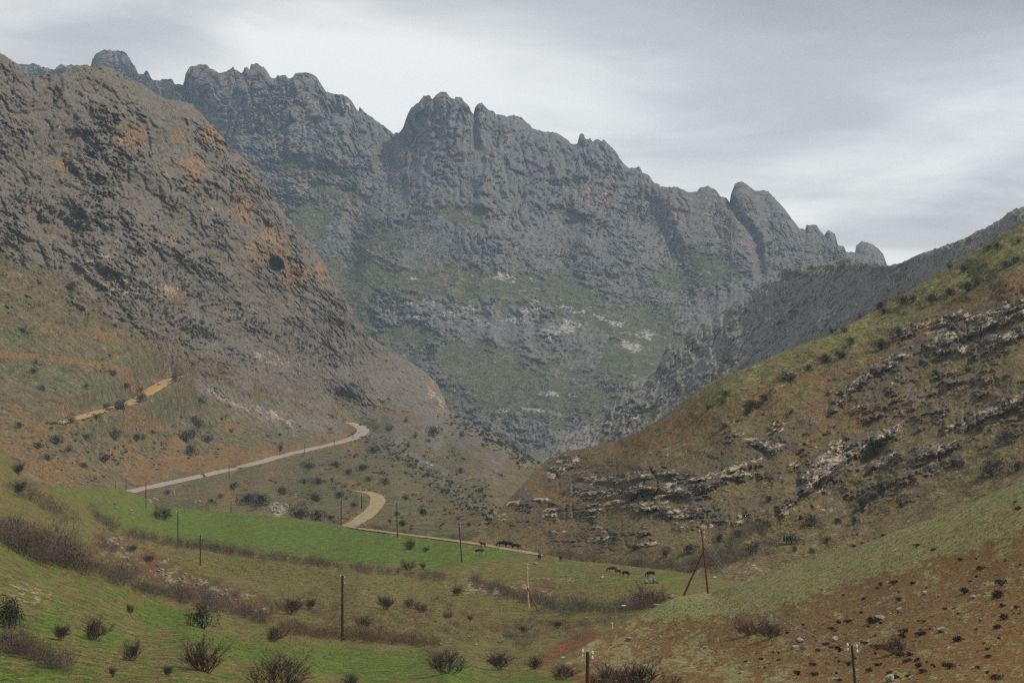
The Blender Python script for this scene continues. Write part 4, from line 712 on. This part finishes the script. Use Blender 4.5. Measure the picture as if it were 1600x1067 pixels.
MARK_L = [('the upper end of the orange dirt road', 272, 590), ('the lower end of the orange dirt road', 104, 657), ('the left end of the pale road', 205, 767), ('the orange mound by the pale road', 413, 701), ('the pale road bend', 570, 672), ('the farm track curve', 592, 778), ('the boulder heap by the field', 432, 797), ('the middle of the pale road', 330, 740), ('the orange cliff nose', 690, 625), ('the gorge mouth', 770, 760)]
MARK_R = [('the nose of the brown hill', 850, 730), ('the long pale ledge of the brown hill', 1030, 750), ('the steep pale ledge of the hill', 1260, 765), ('the upper right pale ledges', 1520, 530), ('the dark gully on the hill', 1360, 770), ('the braced pole', 1103, 880), ('the right edge under the ledges', 1600, 640), ('the grey ridge notch', 1390, 415), ('the green crest at the right edge', 1600, 350), ('the lower end of the green crest', 1180, 570)]
CSH = [(38, 519, 12), (56, 568, 11), (52, 584, 15), (66, 609, 13), (135, 606, 11), (175, 587, 17), (196, 592, 17), (220, 592, 15), (166, 628, 17), (217, 643, 25), (192, 660, 29), (273, 616, 19), (311, 634, 25), (305, 660, 22), (311, 669, 21), (112, 672, 19), (87, 694, 27), (150, 671, 15), (178, 686, 31), (136, 688, 19), (213, 688, 21), (240, 678, 13), (292, 690, 33), (325, 692, 19), (297, 712, 25), (164, 723, 23), (108, 706, 15), (241, 694, 11), (439, 705, 15), (115, 452, 18), (35, 411, 16), (60, 700, 20), (30, 668, 18), (75, 720, 18), (130, 730, 16)]
CSB = [(483, 734, 25), (525, 731, 19), (497, 757, 25), (476, 756, 19), (366, 765, 19), (388, 788, 30), (408, 790, 34), (444, 772, 23), (567, 735, 21), (545, 741, 19), (577, 752, 17), (601, 757, 17), (584, 708, 19), (496, 783, 25), (530, 778, 21), (552, 793, 13), (470, 812, 34), (495, 812, 36), (517, 812, 14), (618, 806, 15), (661, 806, 25), (633, 781, 13), (631, 822, 15), (610, 817, 11), (262, 772, 12), (330, 786, 12), (345, 778, 14)]
CSR = [(607, 674, 15), (678, 682, 27), (633, 660, 11), (649, 685, 11), (669, 690, 11), (723, 682, 15), (637, 699, 11), (734, 822, 12), (715, 812, 9), (695, 797, 8), (690, 770, 14), (720, 740, 16), (750, 770, 16), (640, 730, 16), (670, 745, 16)]
allc = []
for l, lab, g in ((CSH, 'dark shrub on the orange and green slope above the pale road', 'shrubs above the road'), (CSB, 'dark shrub on the slope between the pale road and the green field', 'shrubs below the road'), (CSR, 'dark shrub on the slope right of the road bend, towards the gorge', 'shrubs towards the gorge')):
    allc += [(dark_shrub(left, px, py, w, lab, g), px, py) for px, py, w in l]
single_out(allc, 'dark shrub', MARK_L)
BSH = [(1134, 620, 20), (1231, 596, 26), (1173, 637, 20), (1194, 627, 20), (1106, 640, 16), (1166, 648, 20), (1236, 646, 11), (1131, 670, 15), (1512, 582, 18), (1519, 604, 20), (1575, 694, 38), (1551, 742, 42), (1590, 736, 24), (1488, 728, 17), (1505, 729, 11), (1348, 796, 36), (1376, 770, 34), (1362, 782, 30), (1267, 822, 36), (1308, 817, 15), (1334, 820, 20), (1292, 848, 15), (1236, 850, 34), (1201, 783, 15), (1530, 676, 20), (1421, 745, 9), (1124, 845, 20), (1155, 838, 20), (1078, 866, 30), (1173, 866, 34), (1243, 862, 13), (1271, 864, 15), (860, 805, 10), (925, 820, 12), (880, 775, 12), (960, 845, 14), (990, 860, 16), (1040, 870, 20)]
BCR = [(1411, 476, 30), (1428, 472, 18), (1376, 482, 24), (1456, 474, 26), (1484, 460, 18), (1512, 455, 30), (1530, 446, 24), (1505, 426, 20), (1484, 421, 13), (1544, 390, 16), (1558, 388, 14), (1591, 380, 11), (1572, 418, 24), (1586, 411, 18), (1320, 518, 13), (1344, 496, 14), (1381, 491, 16), (1299, 522, 13), (1313, 561, 24), (1288, 566, 20), (1376, 546, 30), (1404, 526, 26), (1425, 514, 20), (1264, 579, 18), (1330, 538, 18)]
allb = []
for l, lab, g in ((BSH, 'dark shrub on the brown flank of the right hill', 'shrubs on the right hill'), (BCR, 'dark shrub along the green crest of the right hill', 'shrubs on the green crest')):
    allb += [(dark_shrub(hill, px, py, w, lab, g), px, py) for px, py, w in l]
single_out(allb, 'dark shrub', MARK_R)
sat = []
for lay_, l_ in ((left, CSH + CSB + CSR), (hill, BSH + BCR)):
    for px, py, w in l_:
        for _k in range(R.randint(2, 5)):
            x, y = px + R.gauss(0, w * .7), py + R.gauss(0, w * .22); p = lay_.at(x, y); sat.append((p, w * R.uniform(.22, .75) / ppm(p), R.uniform(.7, 1.1)))
scatter('shrub_undergrowth', dkl, sat, S_DK, 'low dark undergrowth round the shrubs of both hillsides', 'undergrowth')
tus = []
for _ in range(105):
    while True:
        x, y = R.uniform(1140, 1600), R.uniform(860, 1064)
        if y > np.interp(x, [1140, 1330, 1600], [980, 925, 850]): break
    tus.append((x, y)); tus[-1] = (dark_shrub(slope, x, y, 6 + 15 * R.random() ** 1.6, 'low dark tussock on the orange-brown near slope', 'dark tussocks on the near slope', R.choice(TUS), 'tussock', 'tussock'), x, y)
single_out(tus, 'low dark tussock', [('the rounded boulder pair', 1395, 960), ('the flat boulder among tussocks', 1472, 987), ('the boulder cluster under the wires', 1248, 1006), ('the leaning post', 1337, 1040), ('the pale boulder at far right', 1521, 934), ('the round boulder high up', 1447, 929), ('the upright stone at lower right', 1515, 1030), ('the wide bush under the wires', 1180, 985), ('the boulder at the bottom edge', 1390, 1064), ('the bottom right corner', 1600, 1067), ('the right edge of the slope', 1600, 900)])
for px, py, w in [(1334, 854, 9), (1347, 849, 8), (1357, 846, 7), (1380, 838, 9), (1433, 854, 11), (1457, 861, 10), (1590, 797, 13), (1585, 786, 9), (1500, 876, 9)]:
    dark_shrub(slope, px, py, w, 'small dark tuft on the pale grass of the right slope', 'tufts on the pale grass', R.choice(TUS), 'tussock', 'tussock')

# ------------------------------------------------------------------ boulders
for px, py, w, k, lab in [(1405, 957, 15, 0, 'rounded grey boulder on the orange slope, largest of its pair'), (1375, 968, 16, 1, 'squat grey boulder left of the rounded one on the orange slope'), (1391, 960, 6, 0, 'small stone between two grey boulders on the orange slope'), (1204, 972, 14, 2, 'tall pale boulder beside the wide dark bush'),
                          (1248, 1004, 17, 3, 'upper grey boulder of a cluster under the wires'), (1240, 1014, 14, 1, 'lower left boulder of the cluster under the wires'), (1254, 1014, 10, 0, 'lower right boulder of the cluster under the wires'), (1305, 1000, 14, 3, 'boulder right of the cluster under the wires'), (1445, 929, 11, 0, 'round boulder high on the orange slope'),
                          (1466, 932, 7, 3, 'small boulder right of the round one high on the orange slope'), (1521, 934, 12, 1, 'pale boulder at the right of the orange slope'), (1472, 987, 20, 4, 'flat grey boulder among the tussocks on the right'), (1390, 1064, 20, 0, 'grey boulder at the bottom edge right of the leaning post'), (1425, 1060, 12, 3, 'small grey boulder at the bottom edge, right of a bigger one'),
                          (1515, 1030, 11, 2, 'upright stone among tussocks at lower right'), (1338, 1028, 8, 0, 'small stone beside the leaning post'), (1121, 1000, 8, 2, 'small pale stone left of the wide dark bush'), (1101, 1013, 9, 1, 'small flat stone below the pale grass on the right slope'), (982, 1002, 14, 3, 'pale boulder alone on the brown end of the right slope')]:
    stone(slope, px, py, w, lab, None, k)
for px, py, w, k, lab in [(180, 788, 8, 3, 'white boulder in the upper meadow at left'), (182, 794, 6, 1, 'pale stone under the white boulder at left'), (205, 798, 5, 1, 'flat pale stone right of the white boulder'), (183, 855, 14, 3, 'pale boulder on the rocky brown bank'), (1024, 949, 14, 1, 'pale flat boulder below the big bare bush'), (1049, 934, 14, 1, 'pale slab left of the braced pole'), (1059, 937, 10, 4, 'small pale slab left of the braced pole'),
                          (669, 1004, 10, 3, 'pale stone at the right end of the reeds'), (688, 1008, 8, 0, 'pale stone right of the reeds'), (744, 1008, 8, 1, 'stone by the gully below the slope'), (733, 996, 6, 0, 'small stone on the slope above the gully'), (880, 1029, 8, 1, 'pale stone at the foot of the red earth bank'), (915, 967, 8, 1, 'flat pale slab on green grass by the stream'), (836, 882, 9, 1, 'pale rock at the top of the pasture')]:
    stone(mead, px, py, w, lab, None, k)
for i in range(16):
    stone(left, 418 + R.uniform(0, 32), 802 - R.uniform(0, 16), R.uniform(5, 10), 'angular pale boulder in the heap beside the green field', 'boulder heap by the green field')
for i in range(26):
    f = R.random(); x = 172 + 225 * f + R.gauss(0, 6); y = 858 + 90 * f + R.gauss(0, 9); stone(mead, x, y, R.uniform(4, 9), 'loose pale rock on the broken earth bank above the thicket', 'rocks on the earth bank')
for px, py in [(271, 771), (278, 774), (305, 786), (312, 784)]: stone(left, px, py, 7, 'pale rock on the slope behind the green field edge', 'rocks behind the field edge')

# ------------------------------------------------------------------ poles, lamps, wires
def lathe(prof, n=8):
    V, Q = [], []
    for r, z in prof: V += [(r * math.cos(2 * math.pi * k / n), r * math.sin(2 * math.pi * k / n), z) for k in range(n)]
    for i in range(len(prof) - 1):
        for k in range(n): a = i * n + k; b = i * n + (k + 1) % n; Q.append((a, b, b + n, a + n))
    V.append((0, 0, prof[-1][1])); c = len(V) - 1; m = (len(prof) - 1) * n
    Q += [(m + k, m + (k + 1) % n, c, c) for k in range(n)]
    return np.array(V), [q if q[2] != q[3] else q[:3] for q in Q]
def mesh_pd(name, V, Q, mat):
    me = bpy.data.meshes.new(name); me.from_pydata([tuple(map(float, v)) for v in V], [], [tuple(int(i) for i in q) for q in Q]); me.update(); me.materials.append(mat); return me
def rod(a, b, r0, r1, n=7):
    a, b = np.array(a, float), np.array(b, float); d = unit(b - a); s = unit(np.cross(d, [0.3, 0.9, 0.2])); t = np.cross(d, s); V, Q = [], []
    for p, r in ((a, r0), (b, r1)): V += [p + r * (s * math.cos(2 * math.pi * k / n) + t * math.sin(2 * math.pi * k / n)) for k in range(n)]
    Q = [(k, (k + 1) % n, n + (k + 1) % n, n + k) for k in range(n)] + [tuple(range(n, 2 * n))]; return V, Q
M_POLE = simple_mat('weathered_dark_pole', (0.055, 0.035, 0.025, 1), (0.09, 0.055, 0.038, 1), 3); M_RUST = simple_mat('rust_brown_pole', (0.14, 0.06, 0.03, 1), (0.09, 0.045, 0.028, 1), 3)
M_PALE = simple_mat('pale_yellow_pole', (0.6, 0.46, 0.22, 1), (0.48, 0.37, 0.19, 1), 3); M_PORC = simple_mat('white_porcelain', (0.75, 0.75, 0.72, 1), (0.65, 0.65, 0.62, 1), 5, rough=0.35)
M_MET = simple_mat('grey_metal', (0.4, 0.41, 0.42, 1), (0.3, 0.31, 0.32, 1), 5, rough=0.5, metal=0.4); M_WIRE = simple_mat('grey_wire', (0.35, 0.35, 0.36, 1), (0.28, 0.28, 0.29, 1), 2, rough=0.6)
INS = mesh_pd('insulator', *lathe([(0.02, -0.1), (0.05, -0.06), (0.085, 0.0), (0.06, 0.05), (0.085, 0.08), (0.05, 0.14), (0.02, 0.17)]), M_PORC)
def pole(lay, px, py, ytop, label, mat=M_POLE, lean=0.0, r=0.14, strut=None, arms=True, group='utility poles'):
    p = lay.at(px, py); m = ppm(p); h = (py - ytop) / m
    e = bpy.data.objects.new('utility_pole', None); C.objects.link(e); e.location = [float(x) for x in p]; tag(e, label, 'pole', group)
    tp = np.array([lean / m, 0, h]); add('pole', mesh_pd('pole', *rod((0, 0, -0.6), tp, r, r * .72, 9), mat), e)
    if arms:
        for k, (sx, f) in enumerate(((-1, .985), (1, .96), (-1, .90), (1, .875))):
            q = tp * f; q[2] = max(q[2], h - 0.35 * (k + 0.6)); pin = add('insulator_pin', mesh_pd('insulator_pin', *rod(q, q + np.array([sx * .3, 0, .04]), .015, .015, 5), M_MET), e)
            o = add('insulator', INS, e); o.location = q + np.array([sx * .3, 0, .06])
    if strut:
        s = lay.at(*strut[0]) - p; f = strut[1]; add('strut', mesh_pd('strut', *rod(s - np.array([0, 0, .4]), tp * f, r * .95, r * .75, 8), strut[2]), e)
    return p + tp
pole(mead, 228, 792, 752, 'dark pole at the left end of the bright green field'); pole(mead, 278, 848, 799, 'dark pole in the hedge below the bright green field')
pole(mead, 313, 883, 835, 'dark pole with a pale foot in the middle meadow'); pole(mead, 535, 1000, 899, 'tall dark pole at the edge of the near meadow', r=0.2)
pole(mead, 722, 878, 815, 'dark leaning pole in the bright green field near the black and white cow', lean=-5); pole(mead, 621, 840, 785, 'thin dark pole at the top edge of the green field', lean=-1)
pole(mead, 826, 950, 880, 'pale yellow pole with a brace beside the stream', M_PALE, lean=-3, r=0.19, strut=((843, 955), .45, M_RUST))
ptop = pole(slope, 1107, 927, 829, 'rust-brown braced pole standing left of the pale grass slope', M_RUST, lean=-11, strut=((1066, 929), .68, M_RUST))
pole(mead, 918, 1112, 1018, 'thick rusty post with four white insulators at the bottom edge', M_RUST, r=0.16)
pt2 = pole(slope, 1340, 1100, 1008, 'leaning dark post at the bottom edge of the orange slope', M_POLE, lean=-9, r=0.11)
for px, py, yt, lab in [(197, 768, 742, 'dark pole at the left end of the pale road'), (181, 766, 747, 'faint thin pole left of the road end'), (358, 748, 727, 'pole beside the middle of the pale road'), (437, 713, 691, 'pole on the pale road below the orange mound'), (476, 708, 689, 'pole on the pale road before the bend'), (523, 694, 684, 'short pole just before the road bend'), (533, 823, 782, 'pole with two struts beside the farm track'), (565, 796, 774, 'faint pole inside the curve of the farm track'), (361, 810, 782, 'faint thin pole behind the bright green field')]:
    pole(left, px, py, yt, lab, r=0.17, arms=py > 760, strut=((546, 812), .35, M_POLE) if px == 533 else None)
def lamp(lay, px, py, ytop, label, side=1):
    p = lay.at(px, py); h = (py - ytop) / ppm(p); e = bpy.data.objects.new('street_lamp', None); C.objects.link(e); e.location = [float(x) for x in p]; tag(e, label, 'street lamp', 'street lamps in the valley')
    add('post', mesh_pd('post', *rod((0, 0, -.4), (0, 0, h), .07, .05, 8), M_MET), e); add('arm', mesh_pd('arm', *rod((0, 0, h), (side * .9, -.1, h + .22), .035, .03, 6), M_MET), e)
    V, Q = lathe([(0.05, 0), (.15, .12), (.17, .5), (.08, .78)], 8); V = np.stack([V[:, 2] * side, V[:, 1], V[:, 0] * .5], 1) + np.array([side * .8, -.1, h + .2]); add('lamp_head', mesh_pd('lamp_head', V, Q, M_PORC), e)
lamp(mead, 961, 978, 948, 'street lamp standing by the stream thicket'); lamp(hill, 1107, 930, 903, 'street lamp half hidden behind the braced pole'); lamp(hill, 1168, 905, 884, 'street lamp behind the crest of the pale grass slope')
for k, (dx, dz) in enumerate(((-.3, -.35), (.3, -.6), (-.3, -.95), (.3, -1.2))):
    a = ptop + np.array([dx, 0, dz]); b = pt2 + np.array([dx * .9, 0, dz * .8]); V, Q = [], []
    pts = [a + (b - a) * t + np.array([0, 0, -4 * 2.1 * t * (1 - t)]) for t in np.linspace(0, 1, 25)]
    for i, (u, v) in enumerate(zip(pts[:-1], pts[1:])):
        vv, qq = rod(u, v, .008, .008, 4); V += vv; Q += [tuple(j + i * 8 for j in q) for q in qq[:4]]
    tag(add('power_wire', mesh_pd('power_wire', V, Q, M_WIRE)), 'thin sagging wire between the braced pole and the leaning post', 'wire', 'power wires on the right slope')
p = mead.at(956, 984); o = add('marker_post', mesh_pd('marker_post', *lathe([(.16, -.3), (.15, .9), (.12, 1.0), (.04, 1.04)], 6), simple_mat('white_concrete', (.6, .58, .53, 1), (.45, .43, .38, 1), 4))); o.location = [float(x) for x in p]; tag(o, 'short white concrete post at the foot of the lamp by the stream', 'post')
# cairn
p = mead.at(1018, 911); e = bpy.data.objects.new('cairn', None); C.objects.link(e); e.location = [float(x) for x in p]; tag(e, 'pale stone heap with an upright stone in the cow pasture', 'cairn')
for i in range(14):
    a, rr = R.uniform(0, 6.28), R.uniform(0, 1.5); o = add('stone', BL[R.randrange(5)], e); o.location = (rr * math.cos(a), rr * .7 * math.sin(a), max(0, .6 - .4 * rr)); o.scale = (.8,) * 3; o.rotation_euler = (R.random(), R.random(), a)
o = add('upright_stone', BL[2], e); o.location = (.45, 0, .7); o.scale = (.45, .4, 1.25)

# ------------------------------------------------------------------ cattle
def cow_mesh(name, graze, mat):
    J = dict(pel=(-.75, 0, 1.08, .27, .33), mid=(-.2, 0, 1.02, .33, .38), ch=(.45, 0, 1.05, .29, .37), nk=(.85, 0, .98 if graze else 1.3, .15, .2), hd=(1.12, 0, .5 if graze else 1.5, .11, .13), mz=(1.22, 0, .16 if graze else 1.38, .07, .08),
             tl=(-1.02, 0, 1.15, .04, .04), t2=(-1.1, 0, .55, .03, .03), e1=(1.05, .2, .62 if graze else 1.6, .03, .04), e2=(1.05, -.2, .62 if graze else 1.6, .03, .04))
    E = [('pel', 'mid'), ('mid', 'ch'), ('ch', 'nk'), ('nk', 'hd'), ('hd', 'mz'), ('pel', 'tl'), ('tl', 't2'), ('hd', 'e1'), ('hd', 'e2')]
    for s, q in ((1, 'l'), (-1, 'r')):
        J['h' + q] = (-.8, .19 * s, .78, .16, .17); J['k' + q] = (-.68, .2 * s, .58, .09, .09); J['c' + q] = (-.9, .2 * s, .34, .055, .055); J['f' + q] = (-.84, .2 * s, .03, .06, .06); E += [('pel', 'h' + q), ('h' + q, 'k' + q), ('k' + q, 'c' + q), ('c' + q, 'f' + q)]
        J['s' + q] = (.5, .19 * s, .74, .13, .13); J['w' + q] = (.53, .19 * s, .4, .065, .065); J['g' + q] = (.52, .19 * s, .03, .06, .06); E += [('ch', 's' + q), ('s' + q, 'w' + q), ('w' + q, 'g' + q)]
    ks = list(J); me = bpy.data.meshes.new(name); me.from_pydata([J[k][:3] for k in ks], [(ks.index(a), ks.index(b)) for a, b in E], []); me.materials.append(mat)
    o = bpy.data.objects.new(name, me); C.objects.link(o); o.modifiers.new('skin', 'SKIN'); o.modifiers.new('sub', 'SUBSURF').render_levels = 1
    if not me.skin_vertices:
        bm = bmesh.new(); bm.from_mesh(me); bm.verts.layers.skin.verify(); bm.to_mesh(me); bm.free()
    for k, d in zip(ks, me.skin_vertices[0].data): d.radius = J[k][3:]; d.use_root = k == 'pel'
    dg = bpy.context.evaluated_depsgraph_get(); m2 = bpy.data.meshes.new_from_object(o.evaluated_get(dg)); bpy.data.objects.remove(o); m2.name = name
    for f in m2.polygons: f.use_smooth = True
    return m2
def hide(name, c, belly=None):
    t = NT(name); col = c
    if belly:
        sp = t.n('ShaderNodeSeparateXYZ'); t.put(sp.inputs[0], t.n('ShaderNodeTexCoord').outputs['Object']); col = t.mix(t.ramp(sp.outputs[2], .86, .72), c, belly)
    t.put(t.b.inputs['Base Color'], col); t.b.inputs['Roughness'].default_value = .7; return t.m
HB = hide('black_hide', (.012, .011, .011, 1)); HW = hide('black_hide_white_belly', (.012, .011, .011, 1), (.6, .58, .54, 1)); HR_ = hide('red_brown_hide', (.2, .055, .02, 1)); HG = hide('ginger_hide', (.42, .2, .07, 1)); HD = hide('dark_brown_hide', (.05, .02, .012, 1))
cows = {(g, m.name): cow_mesh('cow', g, m) for g, m in ((1, HB), (1, HW), (0, HD), (0, HG), (1, HR_), (1, HD), (0, HB))}
for px, py, ln, g, m, rz, lab in [(749, 867, 13, 1, HW, 3.5, 'black cow with white belly grazing in the bright green field'), (754, 854, 9, 0, HD, 2.6, 'dark brown calf standing on the track above the field'), (784, 854.5, 12, 1, HB, 3.1, 'leftmost of three black cattle close together on the track'), (795, 856, 13, 0, HB, 3.3, 'middle one of three black cattle close together on the track'), (806, 857, 12, 1, HB, .2, 'rightmost of three black cattle close together on the track'),
                                  (818, 859, 7, 0, HG, 2.9, 'small ginger calf right of the three black cattle'), (843, 874, 11, 0, HB, 1.4, 'black cow facing away by the bushes at the pasture top'), (876, 876, 9, 0, HB, 1.8, 'black cow alone in front of the hill foot'), (941, 907, 9, 0, HG, 1.2, 'ginger calf standing lowest in the pasture'), (956, 894, 12, 1, HD, 3.2, 'dark brown cow grazing behind the red one'),
                                  (966, 897, 11, 1, HR_, -.9, 'red-brown cow grazing beside the dark brown one'), (978, 900, 11, 1, HB, -.7, 'black cow right of the red-brown one in the pasture'), (1016, 901, 12, 1, HB, 3.4, 'black cow grazing behind the pale cairn')]:
    q = mead.at(px, py); s = min(1.3, 1.2 * ln / ppm(q) / 2.0); o = add('cow', cows[(g, m.name)]); put(o, q, s, rz); tag(o, lab, 'cow', 'cattle grazing in the valley')

# ------------------------------------------------------------------ car on the road
def car():
    p = left.at(553, 684.5); L = left.road_lines[0][0]; i = int(np.argmin(np.hypot(L[:, 0] - p[0], L[:, 1] - p[1]))); t = L[min(i + 1, len(L) - 1)] - L[i - 1]
    e = bpy.data.objects.new('car', None); C.objects.link(e); e.location = [float(x) for x in L[i]]; e.location.z += .05; e.rotation_euler = (0, 0, math.atan2(t[1], t[0])); tag(e, 'small silver-white car on the pale road just below the bend', 'car')
    def loft(name, secs, mat):
        V, Q = [], []
        for x, w, z0, z1 in secs: V += [(x, -w, z0), (x, w, z0), (x, w * .96, z1), (x, -w * .96, z1)]
        n = len(secs)
        for k in range(n - 1):
            for j in range(4): Q.append((4 * k + j, 4 * k + (j + 1) % 4, 4 * k + 4 + (j + 1) % 4, 4 * k + 4 + j))
        Q += [(3, 2, 1, 0), tuple(4 * (n - 1) + j for j in range(4))]; return add(name, mesh_pd(name, V, Q, mat), e)
    wh = simple_mat('silver_white_paint', (.72, .76, .8, 1), (.68, .72, .76, 1), 2, rough=.3); gl = simple_mat('dark_glass', (.02, .025, .03, 1), (.03, .035, .04, 1), 2, rough=.1); ty = simple_mat('black_tyre', (.015, .015, .015, 1), (.025, .025, .025, 1), 5)
    loft('body', [(-2.1, .7, .45, .7), (-2.0, .82, .3, .9), (-1.2, .86, .28, .95), (1.1, .86, .28, .92), (1.9, .82, .3, .78), (2.1, .7, .4, .65)], wh)
    loft('window_band', [(-1.75, .74, .9, .97), (-1.2, .72, .9, 1.36), (.4, .72, .9, 1.38), (1.15, .76, .9, .95)], gl); loft('roof', [(-1.25, .68, 1.36, 1.42), (-.5, .7, 1.4, 1.47), (.45, .68, 1.38, 1.43)], wh)
    for x in (-1.3, 1.3):
        for s in (-1, 1): add('wheel', mesh_pd('wheel', *rod((x, s * .7, .31), (x, s * .9, .31), .31, .31, 12), ty), e)
    for s in (-1, 1): add('headlight', mesh_pd('headlight', *rod((2.0, s * .6, .68), (2.1, s * .58, .66), .12, .08, 8), M_PORC), e)
car()

# ------------------------------------------------------------------ haze
def haze_box():
    x0, x1, y0, y1, z0, z1 = -2700, 2700, -300, 5700, -6, 760
    V = [(x, y, z) for z in (z0, z1) for x, y in ((x0, y0), (x1, y0), (x1, y1), (x0, y1))]
    Q = [(3, 2, 1, 0), (4, 5, 6, 7), (0, 1, 5, 4), (1, 2, 6, 5), (2, 3, 7, 6), (3, 0, 4, 7)]
    m = bpy.data.materials.new('haze_air'); m.use_nodes = True; nt = m.node_tree; nt.nodes.clear()
    o = nt.nodes.new('ShaderNodeOutputMaterial'); v = nt.nodes.new('ShaderNodeVolumePrincipled')
    v.inputs['Color'].default_value = (0.58, 0.77, 1.0, 1); v.inputs['Density'].default_value = 0.00007; v.inputs['Anisotropy'].default_value = 0.2
    nt.links.new(v.outputs[0], o.inputs['Volume'])
    ob = add('haze', mesh_np('haze', V, Q, m)); tag(ob, 'thin pale blue haze filling the valley air', 'haze', kind='stuff'); ob.visible_shadow = True
haze_box()
